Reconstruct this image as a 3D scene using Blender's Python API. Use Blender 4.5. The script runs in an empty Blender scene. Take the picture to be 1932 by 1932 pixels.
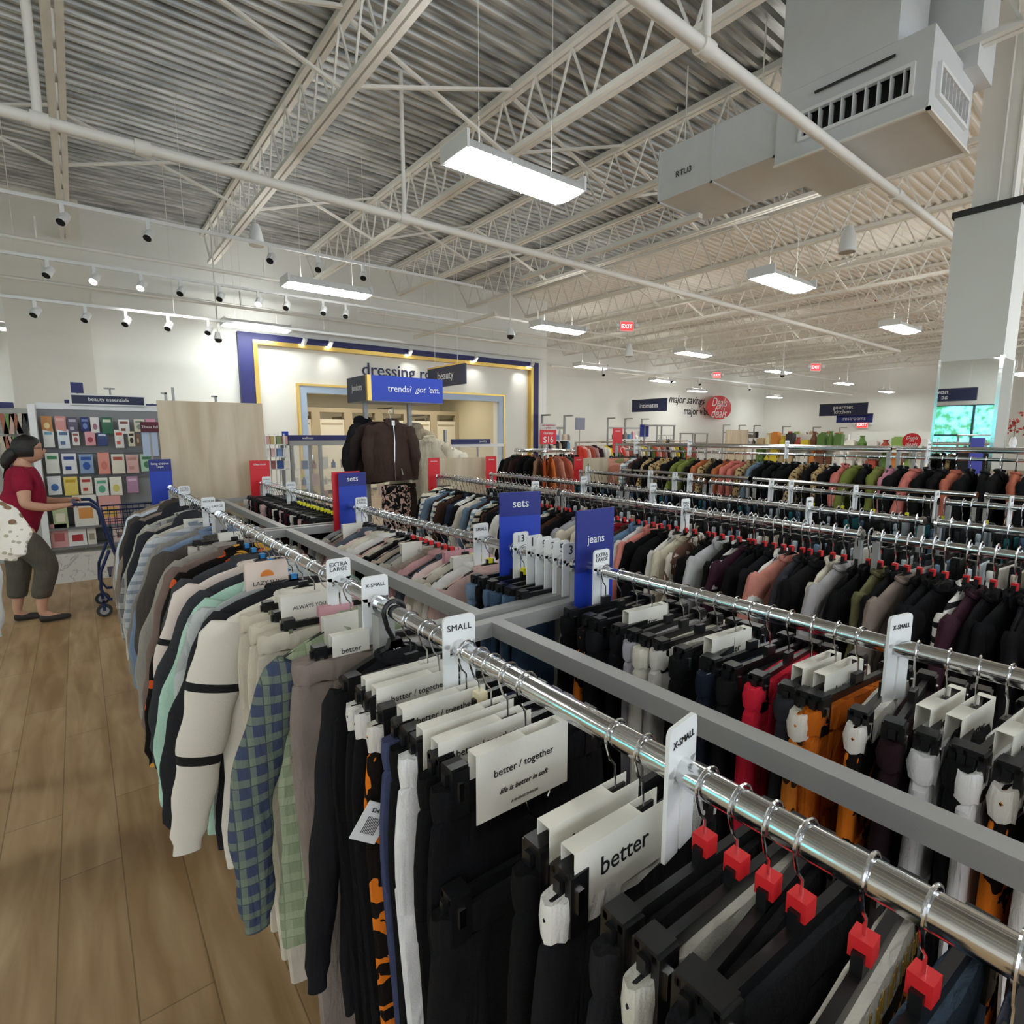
import bpy, bmesh, math, random
from mathutils import Vector, Matrix, Euler
R = math.radians
random.seed(11)
S = bpy.context.scene
COL = S.collection

# ------------------------------------------------------------------ camera, world, exposure
CH = 1.66                      # eye height
FPX = 1032.0                   # focal length in pixels of the 1932 px frame
PITCH = math.atan(145/1032.0)
YAW = R(38.303)
_F = Vector((math.sin(YAW), math.cos(YAW), 0)); _Rt = Vector((math.cos(YAW), -math.sin(YAW), 0)); _Z = Vector((0, 0, 1))
_fw = _F*math.cos(PITCH) - _Z*math.sin(PITCH); _up = _Z*math.cos(PITCH) + _F*math.sin(PITCH)
cam_d = bpy.data.cameras.new('camera'); cam = bpy.data.objects.new('camera', cam_d); COL.objects.link(cam)
cam.location = (0, 0, CH)
cam.rotation_euler = (math.pi/2 - PITCH, 0, -YAW)
cam_d.sensor_width = 36; cam_d.lens = 36*FPX/1932; cam_d.clip_start = 0.02; cam_d.clip_end = 200
S.camera = cam
S.view_settings.view_transform = 'Standard'; S.view_settings.look = 'None'
S.view_settings.gamma = 1; S.view_settings.use_curve_mapping = False
S.view_settings.exposure = 0.33
LAMP = 21.0                    # strength of the ceiling fixtures
W = bpy.data.worlds.new('world'); S.world = W; W.use_nodes = True
W.node_tree.nodes['Background'].inputs[0].default_value = (0.80, 0.90, 1.0, 1)
W.node_tree.nodes['Background'].inputs[1].default_value = 1.6

def at(px, py, x=None, y=None, z=None):
    """world point seen at a photo pixel, on the plane x=, y= or z="""
    r = _Rt*(px-966) - _up*(py-966) + _fw*FPX
    t = (x/r.x) if x is not None else (y/r.y) if y is not None else ((z-CH)/r.z)
    return Vector((0, 0, CH)) + r*t

# ------------------------------------------------------------------ materials
def lin(h):
    if isinstance(h, (tuple, list)): return tuple(h[:3])
    h = h.lstrip('#'); c = [int(h[i:i+2], 16)/255 for i in (0, 2, 4)]
    return tuple(v/12.92 if v <= .04045 else ((v+.055)/1.055)**2.4 for v in c)
_M = {}
def mat(name, color='#888888', rough=.6, metal=0, emit=0, bump=0, bscale=200, spec=.5, trans=0, alpha=1, vary=0, vscale=8, sheen=0):
    if name in _M: return _M[name]
    m = bpy.data.materials.new(name); m.use_nodes = True; nt = m.node_tree; b = nt.nodes['Principled BSDF']
    c = lin(color); b.inputs['Base Color'].default_value = (*c, 1)
    b.inputs['Roughness'].default_value = rough; b.inputs['Metallic'].default_value = metal
    b.inputs['Specular IOR Level'].default_value = spec
    if sheen: b.inputs['Sheen Weight'].default_value = sheen
    if trans: b.inputs['Transmission Weight'].default_value = trans; b.inputs['IOR'].default_value = 1.1
    if alpha < 1: b.inputs['Alpha'].default_value = alpha
    if emit: b.inputs['Emission Color'].default_value = (*c, 1); b.inputs['Emission Strength'].default_value = emit
    if bump or vary:
        tc = nt.nodes.new('ShaderNodeTexCoord')
        if vary:
            n = nt.nodes.new('ShaderNodeTexNoise'); n.inputs['Scale'].default_value = vscale; n.inputs['Detail'].default_value = 4
            nt.links.new(tc.outputs['Object'], n.inputs['Vector'])
            r = nt.nodes.new('ShaderNodeValToRGB')
            r.color_ramp.elements[0].position = .3; r.color_ramp.elements[1].position = .7
            r.color_ramp.elements[0].color = (*[v*(1-vary) for v in c], 1); r.color_ramp.elements[1].color = (*[min(1, v*(1+vary)) for v in c], 1)
            nt.links.new(n.outputs['Fac'], r.inputs['Fac']); nt.links.new(r.outputs['Color'], b.inputs['Base Color'])
        if bump:
            n = nt.nodes.new('ShaderNodeTexNoise'); n.inputs['Scale'].default_value = bscale; n.inputs['Detail'].default_value = 3
            nt.links.new(tc.outputs['Object'], n.inputs['Vector'])
            bp = nt.nodes.new('ShaderNodeBump'); bp.inputs['Strength'].default_value = bump; bp.inputs['Distance'].default_value = .01
            nt.links.new(n.outputs['Fac'], bp.inputs['Height']); nt.links.new(bp.outputs['Normal'], b.inputs['Normal'])
    _M[name] = m; return m

def nodes(m): return m.node_tree, m.node_tree.nodes['Principled BSDF']
def mk(nt, t, **kw):
    n = nt.nodes.new(t)
    for k, v in kw.items(): setattr(n, k, v)
    return n
def math_n(nt, op, a, b=None):
    n = nt.nodes.new('ShaderNodeMath'); n.operation = op
    for i, v in enumerate((a, b)):
        if v is None: continue
        if isinstance(v, (int, float)): n.inputs[i].default_value = v
        else: nt.links.new(v, n.inputs[i])
    return n.outputs[0]
def mixc(nt, fac, a, b):
    n = nt.nodes.new('ShaderNodeMix'); n.data_type = 'RGBA'
    for i, v in ((0, fac), (6, a), (7, b)):
        if isinstance(v, tuple): n.inputs[i].default_value = (*v[:3], 1)
        elif isinstance(v, (int, float)): n.inputs[i].default_value = v
        else: nt.links.new(v, n.inputs[i])
    return n.outputs[2]

def fabric(color, pat=None, c2='#ffffff', c3='#222222', sc=1.0):
    key = 'fabric_%s_%s_%s_%s' % (color, pat, c2 if pat else '', sc)
    if key in _M: return _M[key]
    m = mat(key, color, rough=.9, bump=.25, bscale=350, spec=.15, vary=.10 if pat is None else 0, vscale=14)
    nt, b = nodes(m); old = b.inputs['Normal'].links[0].from_node
    tcf = mk(nt, 'ShaderNodeTexCoord'); mpf = mk(nt, 'ShaderNodeMapping'); mpf.inputs['Scale'].default_value = (1.6, 1.6, .45); nf = mk(nt, 'ShaderNodeTexNoise'); nf.inputs['Scale'].default_value = 13; nf.inputs['Detail'].default_value = 3; nf.inputs['Distortion'].default_value = .8
    nt.links.new(tcf.outputs['Object'], mpf.inputs[0]); nt.links.new(mpf.outputs[0], nf.inputs['Vector'])
    bf = mk(nt, 'ShaderNodeBump'); bf.inputs['Strength'].default_value = .55; bf.inputs['Distance'].default_value = .025; nt.links.new(nf.outputs['Fac'], bf.inputs['Height']); nt.links.new(bf.outputs[0], old.inputs['Normal'])
    if pat is None: return m
    tc = mk(nt, 'ShaderNodeTexCoord'); sx = mk(nt, 'ShaderNodeSeparateXYZ'); nt.links.new(tc.outputs['Object'], sx.inputs[0])
    X, Y, Z = sx.outputs
    a, c, d = lin(color), lin(c2), lin(c3)
    def wave(v, period, duty):
        f = math_n(nt, 'FRACT', math_n(nt, 'MULTIPLY', v, 1/period)); return math_n(nt, 'LESS_THAN', f, duty)
    if pat == 'hstripe': out = mixc(nt, wave(Z, .045*sc, .4), a, c)
    elif pat == 'vstripe': out = mixc(nt, wave(X, .03*sc, .35), a, c)
    elif pat == 'plaid':
        nz = mk(nt, 'ShaderNodeTexNoise'); nz.inputs['Scale'].default_value = 20; nt.links.new(tc.outputs['Object'], nz.inputs['Vector'])
        s1 = math_n(nt, 'MULTIPLY', wave(Z, .085*sc, .45), .55); s2 = math_n(nt, 'MULTIPLY', wave(X, .075*sc, .4), .55)
        o1 = mixc(nt, s1, a, c); o2 = mixc(nt, s2, o1, c)
        t = math_n(nt, 'MAXIMUM', wave(Z, .085*sc, .06), wave(X, .075*sc, .07)); o3 = mixc(nt, math_n(nt, 'MULTIPLY', t, .7), o2, d)
        out = mixc(nt, math_n(nt, 'MULTIPLY', nz.outputs['Fac'], .3), o3, a)
    elif pat in ('floral', 'spots', 'leopard'):
        v = mk(nt, 'ShaderNodeTexVoronoi'); v.inputs['Scale'].default_value = {'floral': 18, 'spots': 26, 'leopard': 38}[pat]/sc
        nt.links.new(tc.outputs['Object'], v.inputs['Vector'])
        f = math_n(nt, 'LESS_THAN', v.outputs['Distance'], .33 if pat != 'leopard' else .42)
        v2 = mk(nt, 'ShaderNodeTexVoronoi'); v2.inputs['Scale'].default_value = 9/sc; nt.links.new(tc.outputs['Object'], v2.inputs['Vector'])
        f2 = math_n(nt, 'LESS_THAN', v2.outputs['Distance'], .25)
        out = mixc(nt, f, a, c)
        if pat == 'floral': out = mixc(nt, f2, out, d)
    elif pat == 'denim':
        n = mk(nt, 'ShaderNodeTexNoise'); n.inputs['Scale'].default_value = 7; n.inputs['Detail'].default_value = 6
        nt.links.new(tc.outputs['Object'], n.inputs['Vector'])
        f = math_n(nt, 'MULTIPLY', n.outputs['Fac'], 1.3); out = mixc(nt, f, a, c)
    elif pat == 'blocks':       # swirled patches
        n = mk(nt, 'ShaderNodeTexNoise'); n.inputs['Scale'].default_value = 9/sc; n.inputs['Distortion'].default_value = 1.5
        nt.links.new(tc.outputs['Object'], n.inputs['Vector'])
        out = mixc(nt, math_n(nt, 'GREATER_THAN', n.outputs['Fac'], .52), a, c)
    nt.links.new(out, b.inputs['Base Color'])
    return m

M_chrome = mat('polished_chrome', (.74, .75, .76), rough=.13, metal=1, bump=.05, bscale=30)
M_grey = mat('grey_powder_coat', '#a2a2a0', rough=.42, metal=.1, bump=.05, bscale=400)
M_black = mat('black_plastic', '#151517', rough=.36, bump=.04, bscale=60)
M_white = mat('white_plastic', '#eceeee', rough=.4, bump=.02, bscale=50)
M_wallw = mat('painted_wall', '#f3f4ee', rough=.75, bump=.08, bscale=60, vary=.02, vscale=.7)
M_wallw2 = mat('wall_warm_shading', '#f0ece2', rough=.8, bump=.08, bscale=60)  # warmer copy of the wall paint; carries the pier's shading in its colour
M_cream = mat('cream_paint', '#f5f3ec', rough=.6, bump=.1, bscale=40, vary=.03, vscale=2)
M_steelw = mat('white_painted_steel', '#efede6', rough=.5, bump=.05, bscale=60, vary=.03, vscale=3)
M_navy = mat('navy_paint', '#262a66', rough=.5, bump=.02)
M_navy2 = mat('dark_navy_panel', '#1c2346', rough=.5, bump=.02)
M_blue = mat('bright_blue_card', '#1f3fb4', rough=.45, bump=.02)
M_blued = mat('deep_blue_card', '#1d2a80', rough=.45, bump=.02)
M_red = mat('red_card', '#d8202c', rough=.45, bump=.02)
M_gold = mat('brushed_gold', '#d9b765', rough=.3, metal=.8, bump=.05, bscale=90)
M_ltblue = mat('pale_blue_paint', '#b9cde6', rough=.5, bump=.02)
M_txtw = mat('white_lettering', '#f5f5f5', rough=.5, bump=.01)
M_txtk = mat('black_lettering', '#1b1b1d', rough=.5, bump=.01)
M_txtn = mat('navy_lettering', '#262c58', rough=.5, bump=.01)
M_paper = mat('cream_card', '#eae7dc', rough=.7, bump=.05, bscale=120)
M_pink = mat('pink_card', '#d9a3ac', rough=.7, bump=.05, bscale=120)
M_glass = mat('clear_glass', (.9, .95, .95), rough=.03, trans=.0, alpha=.16, spec=.8, bump=.01)
M_mirror = mat('mirror_glass', (.82, .84, .83), rough=.015, metal=1, bump=.002, bscale=3)
M_lens = mat('lamp_lens', (.97, 1, .965), rough=.5, emit=LAMP, bump=.01)
M_up = mat('uplight_lens', (1, 1, .97), rough=.5, emit=13, bump=.01)
M_lamp2 = mat('spot_lens', (1, .96, .85), rough=.5, emit=18, bump=.01)
M_duct = mat('duct_paint', '#d5d8d8', rough=.55, bump=.1, bscale=90, vary=.02)
M_dark = mat('dark_cavity', '#141414', rough=.8, bump=.02)
M_dkbar = mat('dark_trim', '#2a2a28', rough=.5, bump=.02)

def wood_mat(name, c1, c2, c3, plank=None, axis='Y', scale=1.0):
    m = mat(name, c1, rough=.42 if plank else .5); nt, b = nodes(m)
    tc = mk(nt, 'ShaderNodeTexCoord'); mp = mk(nt, 'ShaderNodeMapping')
    mp.inputs['Scale'].default_value = (9, 1.1, 9) if axis == 'Y' else (9, 9, 1.1)
    nt.links.new(tc.outputs['Object'], mp.inputs[0])
    n = mk(nt, 'ShaderNodeTexNoise'); n.inputs['Scale'].default_value = 1.4*scale; n.inputs['Detail'].default_value = 8; n.inputs['Distortion'].default_value = .6
    nt.links.new(mp.outputs[0], n.inputs['Vector'])
    r = mk(nt, 'ShaderNodeValToRGB'); e = r.color_ramp.elements
    e[0].position = .32; e[0].color = (*lin(c2), 1); e[1].position = .62; e[1].color = (*lin(c1), 1)
    e2 = r.color_ramp.elements.new(.8); e2.color = (*lin(c3), 1)
    src = n.outputs['Fac']; out = r.outputs['Color']
    if plank:
        br = mk(nt, 'ShaderNodeTexBrick'); br.offset = .37; br.inputs['Scale'].default_value = 1
        br.inputs['Brick Width'].default_value = 1.25; br.inputs['Row Height'].default_value = plank; br.inputs['Mortar Size'].default_value = .0022
        br.inputs['Mortar Smooth'].default_value = .1
        br.inputs['Color1'].default_value = (.2, .2, .2, 1); br.inputs['Color2'].default_value = (.8, .8, .8, 1); br.inputs['Mortar'].default_value = (.5, .5, .5, 1)
        rot = mk(nt, 'ShaderNodeMapping'); rot.inputs['Rotation'].default_value = (0, 0, math.pi/2); nt.links.new(tc.outputs['Object'], rot.inputs[0])
        nt.links.new(rot.outputs[0], br.inputs['Vector'])
        s = math_n(nt, 'ADD', src, math_n(nt, 'MULTIPLY', math_n(nt, 'SUBTRACT', br.outputs['Color'], .5), .22))
        # knots
        k = mk(nt, 'ShaderNodeTexNoise'); k.inputs['Scale'].default_value = 1.6; k.inputs['Detail'].default_value = 2
        mp2 = mk(nt, 'ShaderNodeMapping'); mp2.inputs['Scale'].default_value = (3.4, 1.3, 1); nt.links.new(tc.outputs['Object'], mp2.inputs[0]); nt.links.new(mp2.outputs[0], k.inputs['Vector'])
        kk = math_n(nt, 'MULTIPLY', math_n(nt, 'MAXIMUM', math_n(nt, 'SUBTRACT', k.outputs['Fac'], .6), 0.0), .9)
        s = math_n(nt, 'SUBTRACT', s, kk)
        nt.links.new(s, r.inputs['Fac'])
        out = mixc(nt, math_n(nt, 'MULTIPLY', br.outputs['Fac'], .6), out, lin('#5a452c'))
    else: nt.links.new(src, r.inputs['Fac'])
    nt.links.new(out, b.inputs['Base Color'])
    bp = mk(nt, 'ShaderNodeBump'); bp.inputs['Strength'].default_value = .12; bp.inputs['Distance'].default_value = .004
    nt.links.new(src, bp.inputs['Height']); nt.links.new(bp.outputs[0], b.inputs['Normal'])
    return m
M_floor = wood_mat('plank_floor', '#b3956f', '#977650', '#c7ac88', plank=.19)
M_board = wood_mat('pale_wood_board', '#cfc0a6', '#b9a789', '#d9ccb4', axis='Z', scale=.7)
def deck_mat():
    m = mat('galvanised_deck', '#a3a49f', rough=.33, metal=.6); nt, b = nodes(m)
    tc = mk(nt, 'ShaderNodeTexCoord'); mp = mk(nt, 'ShaderNodeMapping'); mp.inputs['Scale'].default_value = (.7, 5, 5); nt.links.new(tc.outputs['Object'], mp.inputs[0])
    n = mk(nt, 'ShaderNodeTexNoise'); n.inputs['Scale'].default_value = 2.2; n.inputs['Detail'].default_value = 5; nt.links.new(mp.outputs[0], n.inputs['Vector'])
    r = mk(nt, 'ShaderNodeValToRGB'); e = r.color_ramp.elements; e[0].position = .3; e[0].color = (*lin('#7d8080'), 1); e[1].position = .72; e[1].color = (*lin('#dcdedb'), 1)
    nt.links.new(n.outputs['Fac'], r.inputs['Fac']); nt.links.new(r.outputs[0], b.inputs['Base Color'])
    q = mk(nt, 'ShaderNodeMapRange'); q.inputs['To Min'].default_value = .22; q.inputs['To Max'].default_value = .5; nt.links.new(n.outputs['Fac'], q.inputs['Value']); nt.links.new(q.outputs[0], b.inputs['Roughness'])
    return m
M_deck = deck_mat()
def marble():
    m = mat('marble_laminate', '#d8d5cf', rough=.3); nt, b = nodes(m)
    tc = mk(nt, 'ShaderNodeTexCoord'); n = mk(nt, 'ShaderNodeTexNoise'); n.inputs['Scale'].default_value = 4; n.inputs['Detail'].default_value = 8; n.inputs['Distortion'].default_value = 1.8
    nt.links.new(tc.outputs['Object'], n.inputs['Vector'])
    d = math_n(nt, 'ABSOLUTE', math_n(nt, 'SUBTRACT', n.outputs['Fac'], .5)); f = math_n(nt, 'LESS_THAN', d, .012)
    nt.links.new(mixc(nt, math_n(nt, 'MULTIPLY', f, .5), lin('#d8d5cf'), lin('#8f8c88')), b.inputs['Base Color']); return m
M_marble = marble()

# ------------------------------------------------------------------ mesh builder
class MB:
    def __init__(s): s.v = []; s.f = []; s.mi = []; s.cur = 0; s.T = None; s.cuts = [(0, 0)]
    def m(s, i): s.cur = i; return s
    def add(s, vs, fs):
        o = len(s.v)
        if s.T is not None: vs = [tuple(s.T @ Vector(p)) for p in vs]
        s.cuts.append((o, len(s.f))); s.v += [tuple(p) for p in vs]; s.f += [tuple(i+o for i in f) for f in fs]; s.mi += [s.cur]*len(fs); return s
    def box(s, a, b):
        x0, y0, z0 = [min(a[i], b[i]) for i in range(3)]; x1, y1, z1 = [max(a[i], b[i]) for i in range(3)]
        return s.add([(x0,y0,z0),(x1,y0,z0),(x1,y1,z0),(x0,y1,z0),(x0,y0,z1),(x1,y0,z1),(x1,y1,z1),(x0,y1,z1)],
                     [(0,3,2,1),(4,5,6,7),(0,1,5,4),(1,2,6,5),(2,3,7,6),(3,0,4,7)])
    def cbox(s, c, d): return s.box([c[i]-d[i]/2 for i in range(3)], [c[i]+d[i]/2 for i in range(3)])
    def bar(s, p, q, w, h=None):
        """rectangular bar from p to q"""
        h = h or w; p = Vector(p); q = Vector(q); d = (q-p).normalized()
        u = Vector((0,0,1)) if abs(d.z) < .95 else Vector((0,1,0))
        a = d.cross(u).normalized(); b = a.cross(d).normalized()
        r = [a*(sx*w/2)+b*(sy*h/2) for sx, sy in ((-1,-1),(1,-1),(1,1),(-1,1))]
        return s.add([p+k for k in r]+[q+k for k in r], [(3,2,1,0),(4,5,6,7),(0,1,5,4),(1,2,6,5),(2,3,7,6),(3,0,4,7)])
    def tube(s, pts, r, n=8, caps=True, flat=1.0):
        pts = [Vector(p) for p in pts]; rs = r if isinstance(r, (list, tuple)) else [r]*len(pts)
        vs = []; prev = None
        for i, p in enumerate(pts):
            d = (pts[min(i+1, len(pts)-1)]-pts[max(i-1, 0)]).normalized()
            if prev is None:
                u = Vector((0,1,0)) if abs(d.y) < .9 else Vector((0,0,1)); a = d.cross(u).normalized()
            else: a = (prev-d*prev.dot(d)).normalized()
            prev = a; b = d.cross(a)
            for k in range(n):
                t = 2*math.pi*k/n; vs.append(p+a*(rs[i]*math.cos(t))+b*(rs[i]*math.sin(t)*flat))
        fs = []
        for i in range(len(pts)-1):
            for k in range(n):
                k2 = (k+1) % n; fs.append((i*n+k, i*n+k2, (i+1)*n+k2, (i+1)*n+k))
        if caps: fs.append(tuple(range(n-1, -1, -1))); fs.append(tuple((len(pts)-1)*n+k for k in range(n)))
        return s.add(vs, fs)
    def lathe(s, prof, n=16, c=(0,0,0), axis='z'):
        vs = []
        for r, h in prof:
            for k in range(n):
                t = 2*math.pi*k/n; x, y = r*math.cos(t), r*math.sin(t)
                p = (x, y, h) if axis == 'z' else (h, x, y) if axis == 'x' else (x, h, y)
                vs.append((p[0]+c[0], p[1]+c[1], p[2]+c[2]))
        fs = [(i*n+k, i*n+(k+1) % n, (i+1)*n+(k+1) % n, (i+1)*n+k) for i in range(len(prof)-1) for k in range(n)]
        fs.append(tuple(range(n-1, -1, -1))); fs.append(tuple((len(prof)-1)*n+k for k in range(n)))
        return s.add(vs, fs)
    def loft(s, rings, capa=True, capb=True):
        n = len(rings[0]); vs = [p for r in rings for p in r]
        fs = [(i*n+k, i*n+(k+1) % n, (i+1)*n+(k+1) % n, (i+1)*n+k) for i in range(len(rings)-1) for k in range(n)]
        if capa: fs.append(tuple(range(n-1, -1, -1)))
        if capb: fs.append(tuple((len(rings)-1)*n+k for k in range(n)))
        return s.add(vs, fs)
    def prism(s, poly, y0, y1):
        """polygon in XZ extruded along Y"""
        n = len(poly); vs = [(x, y0, z) for x, z in poly]+[(x, y1, z) for x, z in poly]
        return s.add(vs, [tuple(range(n)), tuple(range(2*n-1, n-1, -1))]+[(i, i+n, (i+1) % n+n, (i+1) % n) for i in range(n)])
    def mesh(s, name, smooth=False):
        me = bpy.data.meshes.new(name); me.from_pydata(s.v, [], s.f); me.polygons.foreach_set('material_index', s.mi)
        if smooth: me.polygons.foreach_set('use_smooth', [True]*len(s.f))
        me.update(); return me
    def build(s, name, mats, parent=None, smooth=False, loc=None, rz=None):
        me = s.mesh(name, smooth); bm = bmesh.new(); bm.from_mesh(me); bmesh.ops.recalc_face_normals(bm, faces=bm.faces); bm.to_mesh(me); bm.free()
        for m in (mats if isinstance(mats, (list, tuple)) else [mats]): me.materials.append(m)
        if smooth: 
            try: me.set_sharp_from_angle(angle=R(40))
            except Exception: pass
        o = bpy.data.objects.new(name, me); COL.objects.link(o)
        if parent: o.parent = parent
        if loc is not None: o.location = loc
        if rz is not None: o.rotation_euler = (0, 0, rz)
        return o

def builds(mb, name, mats, parent=None, smooth=False):
    """one object for every shape collected in mb"""
    cuts = mb.cuts[1:]+[(len(mb.v), len(mb.f))]; out = []
    for (v0, f0), (v1, f1) in zip(cuts, cuts[1:]):
        q = MB(); q.v = mb.v[v0:v1]; q.f = [tuple(i-v0 for i in f) for f in mb.f[f0:f1]]; q.mi = mb.mi[f0:f1]; out.append(q.build(name, mats, parent, smooth))
    return out
def tag(o, label=None, cat=None, group=None, kind=None):
    if label: o['label'] = label
    if cat: o['category'] = cat
    if group: o['group'] = group
    if kind: o['kind'] = kind
    return o
def thing(name, label, cat, loc=(0,0,0), rz=0, group=None):
    o = bpy.data.objects.new(name, None); COL.objects.link(o); o.location = loc; o.rotation_euler = (0,0,rz); o.empty_display_size = .05
    return tag(o, label, cat, group)
def struct(o): o['kind'] = 'structure'; return o
def dup(root, loc=None, rz=None, label=None, group=None):
    r = root.copy(); COL.objects.link(r)
    if loc is not None: r.location = loc
    if rz is not None: r.rotation_euler = (0,0,rz)
    for ch in root.children:
        c = ch.copy(); COL.objects.link(c); c.parent = r
        for g in ch.children:
            d = g.copy(); COL.objects.link(d); d.parent = c
    if label: r['label'] = label
    if group: r['group'] = group
    return r
def setm(o, mats):
    for i, m in enumerate(mats):
        o.material_slots[i].link = 'OBJECT'; o.material_slots[i].material = m

_TC = {}
def text(s, m, loc, w=None, h=None, face='-Y', parent=None, name='lettering', shear=0, space=1.0, ext=.0012, align='CENTER', maxw=None):
    """text centred at loc; w fixes the width, h the letter size"""
    cu = bpy.data.curves.new('t', 'FONT'); cu.body = s; cu.extrude = ext; cu.shear = shear; cu.space_character = space; cu.space_line = .85
    cu.align_x = align; cu.align_y = 'CENTER'; cu.size = 1; cu.resolution_u = 3
    ob = bpy.data.objects.new('t', cu); COL.objects.link(ob); dg = bpy.context.evaluated_depsgraph_get(); dg.update()
    me = bpy.data.meshes.new_from_object(ob.evaluated_get(dg)); bpy.data.objects.remove(ob); bpy.data.curves.remove(cu)
    xs = [v.co.x for v in me.vertices]; ys = [v.co.y for v in me.vertices]
    cx, cy = (min(xs)+max(xs))/2, (min(ys)+max(ys))/2; wid = max(xs)-min(xs)
    k = (w/wid) if w else h
    if maxw and k*wid > maxw: k = maxw/wid
    for v in me.vertices: v.co.x = (v.co.x-cx)*k; v.co.y = (v.co.y-cy)*k
    me.materials.clear(); me.materials.append(m); me.name = name
    o = bpy.data.objects.new(name, me); COL.objects.link(o); o.location = loc
    o.rotation_euler = {'-Y': (math.pi/2, 0, 0), '-X': (math.pi/2, 0, -math.pi/2), '+X': (math.pi/2, 0, math.pi/2)}[face] if isinstance(face, str) else face
    if parent: o.parent = parent
    return o
def rrect(w, h, r, n=4, cx=0, cz=0):
    p = []
    for sx, sz, a0 in ((1,1,0),(-1,1,90),(-1,-1,180),(1,-1,270)):
        for k in range(n+1):
            a = R(a0+90*k/n); p.append((cx+sx*(w/2-r)+r*math.cos(a), cz+sz*(h/2-r)+r*math.sin(a)))
    return p

# ================================================================== SETTING
DZ = 5.78; BX = 11.9; YA = 13.3; YB = 18.1; XR = 35.0; XL = -8.0; YF = -9.0
b = MB(); b.box((XL, YF, -.1), (XR, YB, 0)); struct(b.build('floor', M_floor))

def deckmesh(x0, x1, y0, y1, name, m):
    b = MB(); p = .152; n = int((y1-y0)/p); prof = []
    for i in range(n):
        y = y0+i*p; prof += [(y, 0), (y+.045, 0), (y+.063, .045), (y+.134, .045)]
    prof.append((y0+n*p, 0)); prof.append((y1, 0))
    vs = [(x0, y, DZ+z) for y, z in prof]+[(x1, y, DZ+z) for y, z in prof]; k = len(prof)
    b.add(vs, [(i, i+1, i+1+k, i+k) for i in range(k-1)])
    b.box((x0, y0, DZ+.07), (x1, y1, DZ+.12))
    return b.build(name, m)
ceil = bpy.data.objects.new('ceiling', None); COL.objects.link(ceil); struct(ceil)
def pc(o): o.parent = ceil; return o
pc(deckmesh(XL, 6.55, YF, YA, 'bare_deck', M_deck)); pc(deckmesh(6.55, 10.6, 3.72, YA, 'bare_deck', M_deck))
pc(deckmesh(6.55, 10.6, YF, 3.72, 'painted_deck', M_cream)); pc(deckmesh(10.6, XR, YF, YB, 'painted_deck', M_cream))
pc(MB().box((XL, YA, DZ), (10.6, YB, DZ+.1)).build('painted_deck', M_cream))

# walls; the left part of the back wall stands forward, with a deeper bay at its far left
xlb = at(28, 760, y=12.9).x; xl2 = at(178, 700, y=13.3).x
struct(MB().box((xlb, 12.9, 0), (xl2, 13.3, DZ)).build('wall_pier', M_wallw2))
ow = (at(576, 745, y=YA).x, at(938, 770, y=YA).x); oz = at(760, 750, y=YA).z
struct(MB().box((xl2-.3, YA, 0), (ow[0], YA+.2, DZ)).build('wall_back_left', M_wallw))
ow = (at(576, 745, y=YA).x, at(938, 770, y=YA).x); oz = at(760, 750, y=YA).z
w = MB(); w.box((ow[0], YA, oz), (ow[1], YA+.2, DZ)); w.box((ow[1], YA, 0), (BX, YA+.2, DZ)); w.box((BX-.2, YA+.2, 0), (BX, YB, DZ))
struct(w.build('wall_back_middle', M_wallw))
struct(MB().box((BX-.2, YB, 0), (XR, YB+.2, DZ)).build('wall_back_right', M_wallw))
struct(MB().box((XL, YB, 0), (BX-.2, YB+.2, DZ)).build('wall_back_far', M_wallw))
struct(MB().box((XR, YF, 0), (XR+.2, YB, DZ)).build('wall_right', M_wallw))
# left wall with the shop-front window the pillar mirror shows
wl = MB(); wy0, wy1, wz0, wz1 = 2.6, 8.0, .7, 2.62
wl.box((XL-.2, YF, 0), (XL, wy0, DZ)); wl.box((XL-.2, wy1, 0), (XL, YB, DZ)); wl.box((XL-.2, wy0, 0), (XL, wy1, wz0)); wl.box((XL-.2, wy0, wz1), (XL, wy1, DZ))
struct(wl.build('wall_left', M_wallw))
M_out = mat('leafy_daylight', '#8fe0d8', rough=.9, emit=1.6, vary=0); nt, bb = nodes(M_out)
tc = mk(nt, 'ShaderNodeTexCoord'); n = mk(nt, 'ShaderNodeTexNoise'); n.inputs['Scale'].default_value = 5; n.inputs['Detail'].default_value = 6; nt.links.new(tc.outputs['Object'], n.inputs['Vector'])
rr = mk(nt, 'ShaderNodeValToRGB'); e = rr.color_ramp.elements; e[0].position = .4; e[0].color = (*lin('#2f8f5c'), 1); e[1].position = .55; e[1].color = (*lin('#8ff0ff'), 1)
nt.links.new(n.outputs['Fac'], rr.inputs['Fac']); nt.links.new(rr.outputs[0], bb.inputs['Emission Color']); nt.links.new(rr.outputs[0], bb.inputs['Base Color'])
wn = bpy.data.objects.new('window_1', None); COL.objects.link(wn); struct(wn)
f = MB()
for i in range(6): y = wy0+(wy1-wy0)*i/5; f.box((XL-.12, y-.03, wz0), (XL-.04, y+.03, wz1))
for z in (wz0, (wz0+wz1)/2, wz1): f.box((XL-.12, wy0, z-.03), (XL-.04, wy1, z+.03))
f.build('window_frame', M_dkbar, wn)
MB().box((XL-.1, wy0, wz0), (XL-.09, wy1, wz1)).build('pane', M_glass, wn)
tag(MB().box((XL-2.2, wy0-3, -.5), (XL-2.1, wy1+3, 5)).build('hedge', M_out), 'bright green hedge and sky outside the shop window', 'hedge')
tag(_o := MB().box((XL-2.1, wy0-3, -.3), (XL-.2, wy1+3, -.1)).build('ground_outside', M_wallw2), kind='structure')

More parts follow.
